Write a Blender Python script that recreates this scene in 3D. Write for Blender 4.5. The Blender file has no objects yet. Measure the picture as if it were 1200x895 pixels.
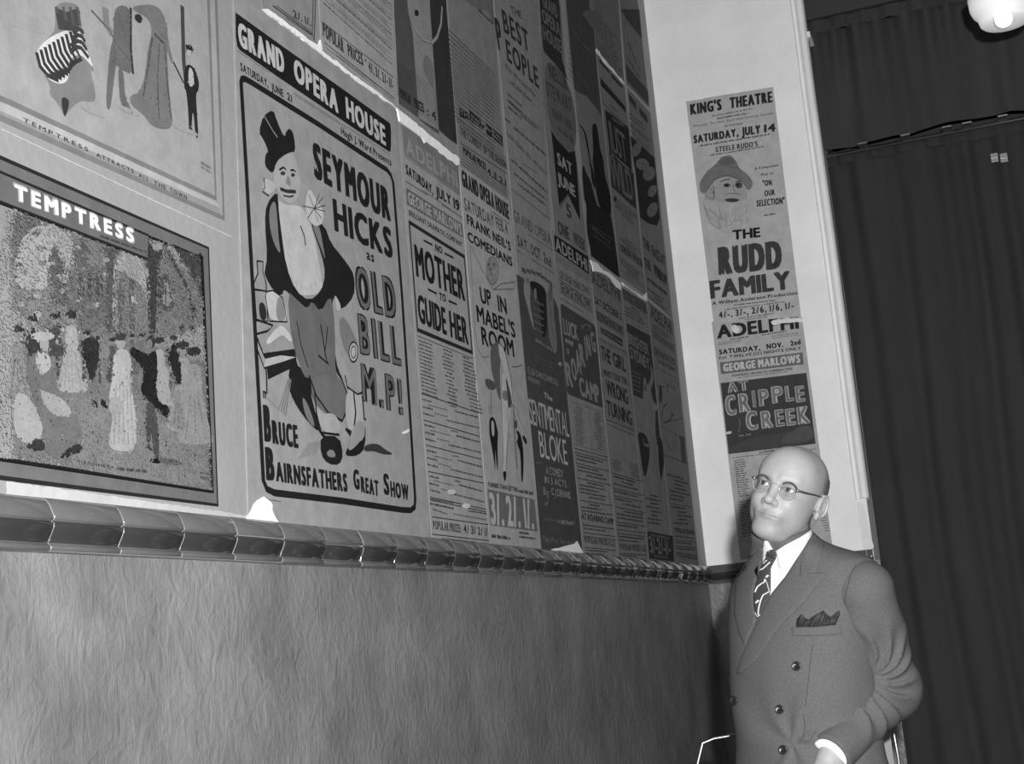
import bpy, bmesh, math, random
import numpy as np
from mathutils import Vector, Matrix, noise
from mathutils.bvhtree import BVHTree
from mathutils.geometry import delaunay_2d_cdt, tessellate_polygon

# ------------------------------------------------------------------ camera, light, exposure
YAW, PIT, ROL, FPX = 0.340640925, -0.184563528, -0.0879358833, 1657.96671
HC = 1.33                                   # camera height above the floor
def _rot(a, b, g):
    ca, sa, cb, sb, cg, sg = math.cos(a), math.sin(a), math.cos(b), math.sin(b), math.cos(g), math.sin(g)
    Rz = np.array([[cg, -sg, 0], [sg, cg, 0], [0, 0, 1]]); Rx = np.array([[1, 0, 0], [0, cb, -sb], [0, sb, cb]])
    Ry = np.array([[ca, 0, sa], [0, 1, 0], [-sa, 0, ca]])
    return Rz @ Rx @ Ry
RC = _rot(YAW, PIT, ROL)
sc = bpy.context.scene
cd = bpy.data.cameras.new('camera'); cam = bpy.data.objects.new('camera', cd); sc.collection.objects.link(cam)
_m = lambda v: Vector((v[0], v[2], -v[1]))
_cx, _cy, _cz = _m(RC[0]), -_m(RC[1]), -_m(RC[2])
cam.matrix_world = Matrix(((_cx.x, _cy.x, _cz.x, 0), (_cx.y, _cy.y, _cz.y, 0), (_cx.z, _cy.z, _cz.z, HC), (0, 0, 0, 1)))
cd.sensor_width = 36; cd.lens = FPX * 36 / 1200; cd.clip_start = 0.05
sc.camera = cam
w = bpy.data.worlds.new('world'); sc.world = w; w.use_nodes = True
w.node_tree.nodes['Background'].inputs[0].default_value = (0.5, 0.5, 0.5, 1)
w.node_tree.nodes['Background'].inputs[1].default_value = 0.02
def lamp(name, kind, loc, power, size, target=None):
    l = bpy.data.lights.new(name, kind); l.energy = power
    if kind in ('POINT', 'SPOT'): l.shadow_soft_size = size
    else: l.size = size
    o = bpy.data.objects.new(name, l); sc.collection.objects.link(o); o.location = loc
    if target is not None:
        o.rotation_euler = (Vector(target) - Vector(loc)).to_track_quat('-Z', 'Y').to_euler()
    return o
fl = lamp('flash_gun', 'SPOT', (0.15, 0.02, HC + 0.22), 700, 0.03, (-0.30, 3.3, HC + 0.30))   # the press camera's flash, beside and above the lens
fl.data.spot_size = math.radians(122); fl.data.spot_blend = 1.0
lamp('fill_light', 'AREA', (1.2, 1.0, 4.3), 14, 0.6, (-1.2, 3.0, 1.8))   # added fill light overhead, out of view, to lift the ambient level
sc.view_settings.view_transform = 'Standard'; sc.view_settings.look = 'None'
sc.view_settings.gamma = 1; sc.view_settings.use_curve_mapping = False
sc.view_settings.exposure = 0.0

# ------------------------------------------------------------------ helpers
XL, YE = -1.22, 5.54                        # planes of the left wall and the end wall
def ray(x, y):                              # direction through a photograph pixel, world axes
    v = RC.T @ np.array([(x - 600) / FPX, (y - 447.5) / FPX, 1.0]); return np.array([v[0], v[2], -v[1]])
CP = np.array([0, 0, HC])
def atd(x, y, d): return CP + ray(x, y) * d                       # point at camera depth d
def LW(x, y): r = ray(x, y); t = XL / r[0]; return (r[1] * t, r[2] * t + HC)
def EW(x, y, Y=YE): r = ray(x, y); t = Y / r[1]; return (r[0] * t, r[2] * t + HC)
def s2l(s): return s / 12.92 if s <= 0.04045 else ((s + 0.055) / 1.055) ** 2.4

def mat(name, g, rough=0.6, bump=0.0, bscale=40, mott=0.0, mscale=3, stretch=(1, 1, 1), metal=0, spec=0.5, attr=None, emit=0, alpha=1, detail=6, bdist=0.01, trans=0):
    m = bpy.data.materials.new(name); m.use_nodes = True; nt = m.node_tree; N = nt.nodes; B = N['Principled BSDF']
    c = s2l(g); B.inputs['Base Color'].default_value = (c, c, c, 1); B.inputs['Roughness'].default_value = rough
    B.inputs['Metallic'].default_value = metal; B.inputs['Specular IOR Level'].default_value = spec
    tc = N.new('ShaderNodeTexCoord'); mp = N.new('ShaderNodeMapping'); mp.inputs['Scale'].default_value = stretch
    nt.links.new(tc.outputs['Object'], mp.inputs['Vector'])
    src = None
    if attr:
        a = N.new('ShaderNodeAttribute'); a.attribute_name = attr; src = a.outputs['Color']; nt.links.new(src, B.inputs['Base Color'])
    if mott:
        n = N.new('ShaderNodeTexNoise'); n.inputs['Scale'].default_value = mscale; n.inputs['Detail'].default_value = detail
        n.inputs['Roughness'].default_value = 0.65
        nt.links.new(mp.outputs[0], n.inputs['Vector'])
        mr = N.new('ShaderNodeMapRange'); mr.inputs['From Min'].default_value = 0.3; mr.inputs['From Max'].default_value = 0.7
        mr.inputs['To Min'].default_value = 1 - mott; mr.inputs['To Max'].default_value = 1 + mott
        nt.links.new(n.outputs['Fac'], mr.inputs['Value'])
        mx = N.new('ShaderNodeVectorMath'); mx.operation = 'MULTIPLY'
        if src: nt.links.new(src, mx.inputs[0])
        else: mx.inputs[0].default_value = (c, c, c)
        nt.links.new(mr.outputs[0], mx.inputs[1]); nt.links.new(mx.outputs[0], B.inputs['Base Color'])
    if bump:
        n = N.new('ShaderNodeTexNoise'); n.inputs['Scale'].default_value = bscale; n.inputs['Detail'].default_value = 5
        nt.links.new(mp.outputs[0], n.inputs['Vector'])
        b = N.new('ShaderNodeBump'); b.inputs['Strength'].default_value = bump; b.inputs['Distance'].default_value = bdist
        nt.links.new(n.outputs['Fac'], b.inputs['Height']); nt.links.new(b.outputs[0], B.inputs['Normal'])
    if emit:
        B.inputs['Emission Color'].default_value = (1, 1, 1, 1); B.inputs['Emission Strength'].default_value = emit
    if trans: B.inputs['Transmission Weight'].default_value = trans; B.inputs['IOR'].default_value = 1.45
    return m

def link(o, parent=None):
    sc.collection.objects.link(o)
    if parent is not None: o.parent = parent
    return o
def mesh_obj(name, V, F, m, parent=None, smooth=False, ink=None):
    """one mesh object from arrays; world coordinates, made local to the parent's location"""
    V = np.asarray(V, dtype=float).reshape(-1, 3)
    if parent is not None:
        p = parent; off = Vector((0, 0, 0))
        while p is not None: off += p.location; p = p.parent
        V = V - np.array(off)
    me = bpy.data.meshes.new(name); me.from_pydata(V.tolist(), [], F if isinstance(F, list) else F.tolist())
    me.materials.append(m)
    if smooth: me.polygons.foreach_set('use_smooth', [True] * len(me.polygons))
    if ink is not None:
        a = me.color_attributes.new('ink', 'FLOAT_COLOR', 'POINT'); k = np.array([s2l(i) for i in ink]) if not isinstance(ink, np.ndarray) else ink
        a.data.foreach_set('color', np.stack([k, k, k, np.ones_like(k)], 1).astype(np.float32).ravel())
    me.update()
    return link(bpy.data.objects.new(name, me), parent)
def tag(o, label=None, cat=None, group=None, kind=None):
    if label: o['label'] = label
    if cat: o['category'] = cat
    if group: o['group'] = group
    if kind: o['kind'] = kind
    return o
def empty(name, loc, label=None, cat=None, group=None, kind=None):
    o = bpy.data.objects.new(name, None); sc.collection.objects.link(o); o.location = loc; o.empty_display_size = 0.1
    return tag(o, label, cat, group, kind)
def box(x0, x1, y0, y1, z0, z1):
    V = [(x, y, z) for x in (x0, x1) for y in (y0, y1) for z in (z0, z1)]
    F = [(0, 1, 3, 2), (4, 6, 7, 5), (0, 4, 5, 1), (2, 3, 7, 6), (0, 2, 6, 4), (1, 5, 7, 3)]
    return V, F
class MB:
    def __init__(s): s.V = []; s.F = []
    def add(s, V, F):
        n = len(s.V); s.V += [tuple(v) for v in V]; s.F += [tuple(i + n for i in f) for f in F]; return s
    def box(s, *a): return s.add(*box(*a))
    def tube(s, pts, r, n=10, closed=False):
        P = [Vector(p) for p in pts]; m = len(P); R = r if hasattr(r, '__len__') else [r] * m
        up = Vector((0.13, 0.21, 1)).normalized(); V = []; F = []
        prev = None
        for i, p in enumerate(P):
            if closed: t = (P[(i + 1) % m] - P[i - 1]).normalized()
            else: t = (P[min(i + 1, m - 1)] - P[max(i - 1, 0)]).normalized()
            u = (prev if prev is not None else up); a = (u - t * u.dot(t))
            if a.length < 1e-4: a = Vector((1, 0, 0)) - t * t.x
            a.normalize(); b = t.cross(a); prev = a
            for k in range(n):
                an = 2 * math.pi * k / n; V.append(p + (a * math.cos(an) + b * math.sin(an)) * R[i])
        for i in range(m if closed else m - 1):
            j = (i + 1) % m
            for k in range(n): F.append((i * n + k, i * n + (k + 1) % n, j * n + (k + 1) % n, j * n + k))
        if not closed: F.append(tuple(range(n - 1, -1, -1))); F.append(tuple((m - 1) * n + k for k in range(n)))
        return s.add(V, F)
    def lathe(s, prof, c, n=24, axis=Vector((0, 0, 1))):
        q = Vector((0, 0, 1)).rotation_difference(axis); V = []; F = []
        for r, h in prof:
            for k in range(n):
                a = 2 * math.pi * k / n; V.append(Vector(c) + q @ Vector((r * math.cos(a), r * math.sin(a), h)))
        m = len(prof)
        for i in range(m - 1):
            for k in range(n): F.append((i * n + k, i * n + (k + 1) % n, (i + 1) * n + (k + 1) % n, (i + 1) * n + k))
        F.append(tuple(range(n - 1, -1, -1))); F.append(tuple((m - 1) * n + k for k in range(n)))
        return s.add(V, F)
    def build(s, name, m, parent=None, smooth=False): return mesh_obj(name, s.V, s.F, m, parent, smooth)

# ------------------------------------------------------------------ materials
M = {}
M['plaster_left'] = mat('plaster_left', 0.54, 0.55, 0.25, 60, 0.10, 3, bdist=0.004)
M['plaster_white'] = mat('plaster_white', 0.95, 0.7, 0.35, 45, 0.07, 4, bdist=0.006)
M['dado'] = mat('dado', 0.44, 0.38, 0, 52, 0.30, 6, stretch=(1, 1, 0.8), detail=12)
_t = M['dado'].node_tree; _n = _t.nodes; _mp = [q for q in _n if q.bl_idname == 'ShaderNodeMapping'][0]
_m1 = _n.new('ShaderNodeTexNoise'); _m1.inputs['Scale'].default_value = 26; _m1.inputs['Detail'].default_value = 7; _m1.inputs['Distortion'].default_value = 1.6
_m2 = _n.new('ShaderNodeMapping'); _m2.inputs['Scale'].default_value = (1, 1, 0.35); _m3 = _n.new('ShaderNodeTexNoise'); _m3.inputs['Scale'].default_value = 120; _m3.inputs['Detail'].default_value = 4; _m3.inputs['Distortion'].default_value = 0.8
_ad = _n.new('ShaderNodeMath'); _ad.operation = 'MULTIPLY_ADD'; _ad.inputs[1].default_value = 0.35; _bp = _n.new('ShaderNodeBump'); _bp.inputs['Strength'].default_value = 0.34; _bp.inputs['Distance'].default_value = 0.012
_t.links.new(_mp.outputs[0], _m1.inputs['Vector']); _t.links.new(_mp.outputs[0], _m2.inputs['Vector']); _t.links.new(_m2.outputs[0], _m3.inputs['Vector'])
_t.links.new(_m3.outputs['Fac'], _ad.inputs[0]); _t.links.new(_m1.outputs['Fac'], _ad.inputs[2]); _t.links.new(_ad.outputs[0], _bp.inputs['Height']); _t.links.new(_bp.outputs[0], _n['Principled BSDF'].inputs['Normal'])
M['pale_band'] = mat('pale_band', 0.66, 0.6, 0.3, 60, 0.12, 8, bdist=0.003)
M['torn'] = mat('torn', 0.90, 0.8, 0.5, 90, 0.05, 30, bdist=0.003)
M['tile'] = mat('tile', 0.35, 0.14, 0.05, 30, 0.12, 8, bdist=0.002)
M['tile_dark_reflection'] = mat('tile_dark_reflection', 0.20, 0.12)  # dark reflection in the glaze of the lower cove, painted as colour
M['grout'] = mat('grout', 0.72, 0.8)
M['curtain'] = mat('curtain', 0.215, 0.8, 0.2, 300, 0.12, 6, stretch=(3, 3, .4), spec=0.2, bdist=0.002)
M['valance'] = mat('valance', 0.235, 0.75, 0.2, 300, 0.12, 6, stretch=(3, 3, .4), spec=0.2, bdist=0.002)
M['dark'] = mat('dark', 0.22, 0.8)
M['chrome'] = mat('chrome', 0.7, 0.35, metal=1)
M['print'] = mat('print', 0.5, 0.85, 0.25, 70, 0.14, 22, attr='ink', bdist=0.002, spec=0.02, detail=9)
M['floor'] = mat('floor', 0.35, 0.4, 0.1, 20, 0.1, 3)
M['ceiling'] = mat('ceiling', 0.55, 0.8)
M['suit'] = mat('suit', 0.365, 0.85, 0.35, 520, 0.26, 480, spec=0.15, bdist=0.0015, detail=2)
M['skin'] = mat('skin', 0.57, 0.5, 0.10, 180, 0.04, 30, spec=0.45, bdist=0.001)
M['hair'] = mat('hair', 0.42, 0.7, 0.8, 260, 0.30, 160, bdist=0.003)
M['shirt'] = mat('shirt', 0.93, 0.8)
M['thread'] = mat('thread', 0.26, 0.9)
M['black'] = mat('black', 0.12, 0.3)
M['lens'] = mat('lens', 0.95, 0.02); _t = M['lens'].node_tree; _tr = _t.nodes.new('ShaderNodeBsdfTransparent'); _gl = _t.nodes.new('ShaderNodeBsdfGlossy'); _mx = _t.nodes.new('ShaderNodeMixShader'); _lw = _t.nodes.new('ShaderNodeLayerWeight')
_gl.inputs['Roughness'].default_value = 0.03; _lw.inputs['Blend'].default_value = 0.12; _tr.inputs[0].default_value = (.93, .93, .93, 1)
_t.links.new(_lw.outputs['Fresnel'], _mx.inputs[0]); _t.links.new(_tr.outputs[0], _mx.inputs[1]); _t.links.new(_gl.outputs[0], _mx.inputs[2]); _t.links.new(_mx.outputs[0], _t.nodes['Material Output'].inputs['Surface'])
M['rim'] = mat('rim', 0.60, 0.15)
M['rim_dark'] = mat('rim_dark', 0.30, 0.2)
M['attr'] = mat('attr', 0.5, 0.5, attr='ink')
M['hanky'] = mat('hanky', 0.20, 0.7, 0, 10, 0.6, 60, detail=1)
M['leather'] = mat('leather', 0.15, 0.35)
M['upholstery'] = mat('upholstery', 0.55, 0.4, 0.1, 60)
M['globe'] = mat('globe', 0.95, 0.3, emit=2.2)
M['shade'] = mat('shade', 0.92, 0.3, emit=0.3)
M['body'] = mat('body', 0.5, 0.5, 0.16, 150, 0.06, 40, attr='ink', spec=0.4, bdist=0.0012)
random.seed(7)

# ------------------------------------------------------------------ the setting
def struct(name, V, F, m, parent=None, smooth=False, label=None):
    o = mesh_obj(name, V, F, m, parent, smooth)
    if parent is None: o['kind'] = 'structure'
    return o
ZR = HC + 0.175                               # underside of the tile rail
ZT = ZR + 0.072                               # top of the tile rail
XE = -0.575                                   # right-hand edge of the end wall
wall_left = struct('wall_left', *box(XL - 0.2, XL, -2.5, YE + 0.3, ZR + 0.03, 4.6), M['plaster_left'])
mesh_obj('dado_plaster', *box(XL - 0.2, XL, -2.5, YE + 0.3, 0, ZR + 0.03), M['dado'], wall_left)
def torn(parent, pts, plane, seed=0, off=0.0012, name='torn_patch', m=None):      # ragged scrap of bare plaster or torn paper
    rnd = random.Random(seed); P = []
    for i in range(len(pts)):
        a, b = pts[i], pts[(i + 1) % len(pts)]; n = max(1, int(math.dist(a, b) / 5))
        for k in range(n):
            t = k / n; j = (0.9 if name != 'sheet_edge' else 0.15) if k else 0
            P.append((a[0] + (b[0] - a[0]) * t + rnd.uniform(-j, j), a[1] + (b[1] - a[1]) * t + rnd.uniform(-j, j)))
    W2 = [plane(x, y) for x, y in P]; n = len(W2)
    if plane is LW: V = [(XL + off, u, z) for u, z in W2] + [(XL - 0.001, u, z) for u, z in W2]
    else: V = [(u, YE - off, z) for u, z in W2] + [(u, YE + 0.001, z) for u, z in W2]
    F = [tuple(range(n))] + [(i, i + n, (i + 1) % n + n, (i + 1) % n) for i in range(n)]
    return mesh_obj(name, V, F, m or M['torn'], parent)
for i, t in enumerate([
        [(464, 128), (478, 138), (505, 161), (537, 186), (537, 193), (534, 194), (520, 183), (499, 166), (496, 168), (493, 162), (477, 150), (467, 142)],
        [(286, 611), (293, 597), (300, 586), (307, 582), (315, 588), (319, 603), (325, 613)],
        [(306, 11), (312, 11), (372, 55), (374, 47), (376, 60), (466, 128), (466, 130), (400, 83)],
        [(633, 645), (642, 645), (660, 640), (672, 637), (675, 634), (678, 640), (683, 649), (683, 653), (650, 650)],
        [(691, 305), (699, 309), (706, 317), (713, 320), (726, 332), (727, 340), (722, 337), (715, 327), (704, 320), (694, 318)],
        [(728, 331), (752, 348), (757, 343), (757, 353), (750, 349), (730, 335)],
        [(698, 57), (730, 97), (731, 99), (713, 80), (697, 60)],
        [(8, 564), (100, 577), (250, 598), (300, 606), (286, 611), (180, 600), (8, 584)],
        [(340, 614), (505, 632), (500, 634), (420, 625)],
        [(504, 632), (634, 646), (680, 652), (600, 645)]]):
    torn(wall_left, t, LW, i, 0.0040 if i != 7 else 0.0010, 'torn_patch', M['pale_band'] if i == 7 else None)
# thin bright ridge where two sheets meet above the lower left picture
torn(wall_left, [(2, 151.6), (270, 276.8), (269, 278.2), (2, 152.9)], LW, 50, 0.0020, 'sheet_edge', M['pale_band'])

wall_end = struct('wall_end', *box(XL, XE, YE, YE + 0.28, ZR + 0.03, 4.6), M['plaster_white'])
mesh_obj('dado_plaster', *box(XL, XE + .02, YE, YE + 0.28, 0, ZR + 0.03), M['dado'], wall_end)
struct('wall_end_far', *box(XE, 2.2, YE + 0.5, YE + 0.6, 0, 4.6), M['dark'])
struct('wall_right', *box(2.2, 2.3, -2.5, YE + 0.6, 0, 4.6), M['plaster_left'])
struct('wall_back', *box(XL - 0.2, 2.3, -2.6, -2.5, 0, 4.6), M['plaster_left'])
struct('floor', *box(XL - 0.2, 2.3, -2.6, YE + 0.6, -0.1, 0), M['floor'])
struct('ceiling', *box(XL - 0.2, 2.3, -2.6, YE + 0.6, 4.6, 4.7), M['ceiling'])

# moulding down the free edge of the end wall, stopping short of the rail, with a chipped edge below
zb = EW(1010, 584)[1]
t2 = empty('trim_2', (XE, YE, zb), kind='structure')
prof = [(-0.040, 0), (-0.040, .006), (-0.034, .009), (-0.030, .005), (-0.024, .005), (-0.018, .016), (-0.008, .022), (0.002, .020), (0.010, .010), (0.012, -0.01), (0.012, -.05), (0, -.05)]
V = []; F = []
zz = [zb, zb + .004, 2.2, 2.8, 3.4, 3.9, 4.6]
for z in zz:
    for (px, py) in prof: V.append((XE + px + 0.004 * noise.noise((z * 1.3, 0, 3)), YE - py, z))
n = len(prof)
for i in range(len(zz) - 1):
    for k in range(n): F.append((i * n + k, i * n + (k + 1) % n, (i + 1) * n + (k + 1) % n, (i + 1) * n + k))
F.append(tuple(range(n)))
mesh_obj('bead', V, F, M['plaster_white'], t2, True)
mb = MB(); mb.box(XE + 0.0, XE + 0.022, YE - 0.004, YE + 0.1, EW(941, 42)[1] - .012, EW(941, 42)[1] + 0.012); mb.build('bracket', M['torn'], t2)
torn(wall_end, [(1004, 588), (1012, 590), (1017, 612), (1024, 640), (1022, 646), (1012, 647)], EW, 9, 0.002, 'chipped_edge')

# glazed tile rail: every tile its own piece
RP = [(0, .072), (.007, .0715), (.012, .067), (.0165, .060), (.0195, .052), (.0215, .044), (.0205, .0415), (.0165, .0400), (.0170, .0385), (.0205, .0370), (.0195, .031), (.0165, .024), (.0130, .017), (.0110, .0115), (.0130, .0095), (.0160, .007), (.0165, .004), (.0145, .001), (.008, 0), (0, 0)]
rail = empty('trim_1', (XL, 0, ZR), kind='structure')
nb = len(RP)
TS = 0.12501 * 1.22
y = 1.27504581 * 1.22 - TS * 14 - 0.016
def tile_mesh(L, seed):
    rnd = random.Random(seed); V = []; F = []
    ys = [0.0009, 0.002, L - 0.002, L - 0.0009]; sh = [0.0006, 0, 0, 0.0006]
    for yy, s in zip(ys, sh):
        for (a, b) in RP: V.append((max(0, a - s), yy + 0.0016 * math.sin(b * 88 - 1.2), b))
    for i in range(3):
        for k in range(nb - 1): F.append((i * nb + k, i * nb + k + 1, (i + 1) * nb + k + 1, (i + 1) * nb + k))
    F.append(tuple(range(nb - 1, -1, -1))); F.append(tuple(3 * nb + k for k in range(nb)))
    me = bpy.data.meshes.new('tile'); me.from_pydata(V, [], F); me.materials.append(M['tile']); me.materials.append(M['tile_dark_reflection'])
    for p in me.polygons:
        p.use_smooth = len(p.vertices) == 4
        if p.use_smooth and 0.0105 < p.center.z < 0.0395: p.material_index = 1  # lower cove gets the painted-in dark reflection
    return me
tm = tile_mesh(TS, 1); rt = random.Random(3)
while y < YE - 0.02:
    if y + TS > YE - 0.01: tm = tile_mesh(YE - y, 1)
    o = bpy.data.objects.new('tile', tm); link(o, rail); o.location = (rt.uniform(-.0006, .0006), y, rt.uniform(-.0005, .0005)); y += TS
V = []; F = []
for yy in (-0.9, YE):
    for (a, b) in RP: V.append((XL + max(0, a - 0.0010), yy, ZR + b))
for k in range(nb - 1): F.append((k, k + 1, nb + k + 1, nb + k))
mesh_obj('grout', V, F, M['grout'], rail)
rail2 = empty('trim_3', (XL, YE, ZR), kind='structure')
x = XL + 0.012
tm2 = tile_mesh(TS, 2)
while x < XE - 0.02:
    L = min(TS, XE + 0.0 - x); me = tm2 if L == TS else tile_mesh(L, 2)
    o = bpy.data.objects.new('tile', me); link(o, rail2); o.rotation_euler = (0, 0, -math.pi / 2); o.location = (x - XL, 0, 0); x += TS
V = []; F = []
for xx in (XL, XE):
    for (a, b) in RP: V.append((xx, YE - max(0, a - 0.0010), ZR + b))
for k in range(nb - 1): F.append((k, k + 1, nb + k + 1, nb + k))
mesh_obj('grout', V, F, M['grout'], rail2)

# ------------------------------------------------------------------ curtain, valance, rod, lamp
YC = YE + 0.22
zrod = EW(1050, 168, YC)[1]
def folds(x, z, seed, f, amp, z0, z1):
    g = (z - z0) / (z1 - z0)
    a = amp * (0.75 + 0.5 * noise.noise((x * 2.1, seed, z * .3)))
    ph = f * x + 2.6 * noise.noise((x * 1.7, seed + 5, z * 0.35)) + 1.2 * noise.noise((x * 5, seed + 9, z * .8))
    return a * math.sin(ph) + 0.25 * a * math.sin(2.3 * ph + 1)
def sheet(name, m, x0, x1, z0, z1, yc, f, amp, nx, nz, parent, seed, top=0.0, bot=0.0):
    V = []; F = []
    for j in range(nz + 1):
        z = z0 + (z1 - z0) * j / nz
        for i in range(nx + 1):
            x = x0 + (x1 - x0) * i / nx
            dy = folds(x, z, seed, f, amp, z0, z1); g = j / nz
            if top: dy = dy * (0.55 + 0.45 * (1 - g)) + top * g * g * 0.5 * math.sin(f * 2.7 * x + 3 * noise.noise((x * 4, 3, seed)))
            V.append((x, yc + dy, z + bot * (1 - g) * math.sin(7 * x + seed)))
    for j in range(nz):
        for i in range(nx):
            a = j * (nx + 1) + i; F.append((a, a + 1, a + nx + 2, a + nx + 1))
    o = mesh_obj(name, V, F, m, parent, True); return o
xr = 2.1
cur = empty('curtain', (XE, YC, 0), 'tall dark drape hanging in loose folds below the rod beside the white wall', 'curtain')
sheet('drape', M['curtain'], XE - 0.05, xr, 0.02, zrod - 0.02, YC, 34, 0.020, 420, 30, cur, 2.0)
sheet('heading', M['curtain'], XE - 0.05, xr, zrod - 0.05, zrod + 0.01, YC - 0.012, 55, 0.012, 420, 3, cur, 4.0, bot=.004)
tags = MB()
for px in (1165.5, 1176.5):
    a = EW(px - 4.2, 186, YC - 0.05); b = EW(px + 4.2, 185, YC - 0.05)
    mb = MB(); mb.box(a[0], b[0], YC - 0.056, YC - 0.050, a[1] - 0.018, a[1] + 0.018)
    mb.box(a[0], b[0], YC - 0.058, YC - 0.056, a[1] - 0.001, a[1] + 0.001); mb.build('clip_plate', M['rim'], cur)
val = empty('valance', (XE, YC - 0.07, zrod), 'gathered dark valance hanging above the rod over the drape', 'curtain')
ztop = EW(1050, 24, YC)[1]
sheet('gathered_cloth', M['valance'], XE - 0.05, xr, zrod + 0.012, ztop, YC - 0.065, 26, 0.018, 420, 24, val, 8.0, top=0.03, bot=0.008)
sheet('heading_frill', M['valance'], XE - 0.05, xr, ztop - 0.01, ztop + 0.05, YC - 0.075, 60, 0.012, 420, 4, val, 12.0)
rod = empty('curtain_rod', (XE, YC - 0.04, zrod), 'bright metal curtain rod glimpsed between valance and drape', 'rod')
MB().tube([(XE - 0.04, YC - 0.04, zrod - .012), (xr, YC - 0.04, zrod - .012)], 0.007, 12).build('rod', M['chrome'], rod, True)
for px in (1012, 1063, 1113, 1137, 1180):
    c = EW(px, 170, YC - .05)[0]; mb = MB()
    mb.box(c - 0.018, c + 0.018, YC - 0.105, YC - 0.045, zrod - 0.008, zrod - 0.003); mb.build('hook', M['chrome'], rod)
struct('trim_4', *box(XE, xr, YC - 0.10, YC + 0.1, ztop + 0.045, 4.6), M['dark'])
# lamp: pale glass bowl with a bright globe, top right corner
lp = atd(1176, 10, 4.75); 
la = empty('ceiling_lamp', (lp[0], lp[1], 4.6), 'lit glass lamp with pale stepped shade hanging before the valance at top right', 'lamp')
mb = MB(); mb.lathe([(0.0, -0.055), (0.030, -0.056), (0.075, -0.052), (0.082, -0.045), (0.088, -0.022), (0.100, -0.008), (0.108, 0.012), (0.110, 0.05), (0.100, 0.055), (0, 0.06)], (lp[0], lp[1], lp[2]), 40)
mb.build('glass_shade', M['shade'], la, True)
mb = MB(); gb = atd(1176, 22, 4.58); mb.lathe([(0.028 * math.sin(math.pi * i / 12), -0.028 * math.cos(math.pi * i / 12)) for i in range(13)], (gb[0], gb[1], gb[2]), 24); mb.build('bulb', M['globe'], la, True)
MB().tube([(lp[0], lp[1], lp[2] + .05), (lp[0], lp[1], 4.6)], 0.008).build('stem', M['chrome'], la, True)
MB().lathe([(0.05, -.03), (0.055, 0)], (lp[0], lp[1], 4.6), 24).build('ceiling_rose', M['chrome'], la, True)

# ------------------------------------------------------------------ printed sheets
CH = "ABCDEFGHIJKLMNOPQRSTUVWXYZabcdefghijklmnopqrstuvwxyz0123456789.,'!/-&()\":"
WT = {'n': 0.0}
BOLD = {'r': 0.012, 'b': 0.03, 'x': 0.05, 'o': 0.072, 'h': 0.12}
GL = {}
def make_glyphs():
    obs = []
    for wk, off in WT.items():
        for c in CH:
            cu = bpy.data.curves.new('glyph', 'FONT'); cu.body = c; cu.offset = off; cu.resolution_u = 3; cu.fill_mode = 'FRONT'
            o = bpy.data.objects.new('glyph', cu); sc.collection.objects.link(o); obs.append((wk, c, o, cu))
    bpy.context.view_layer.update(); dg = bpy.context.evaluated_depsgraph_get()
    for wk, c, o, cu in obs:
        e = o.evaluated_get(dg); me = e.to_mesh()
        V = np.array([(v.co.x, v.co.y) for v in me.vertices]) if len(me.vertices) else np.zeros((1, 2))
        GL[wk, c] = (V, [tuple(p.vertices) for p in me.polygons]); e.to_mesh_clear()
    for wk, c, o, cu in obs: bpy.data.objects.remove(o); bpy.data.curves.remove(cu)
make_glyphs()
CAP = {k: float(np.max(GL[k, 'H'][0][:, 1])) for k in WT}
BASE = {k: float(np.min(GL[k, 'H'][0][:, 1])) for k in WT}

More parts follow.
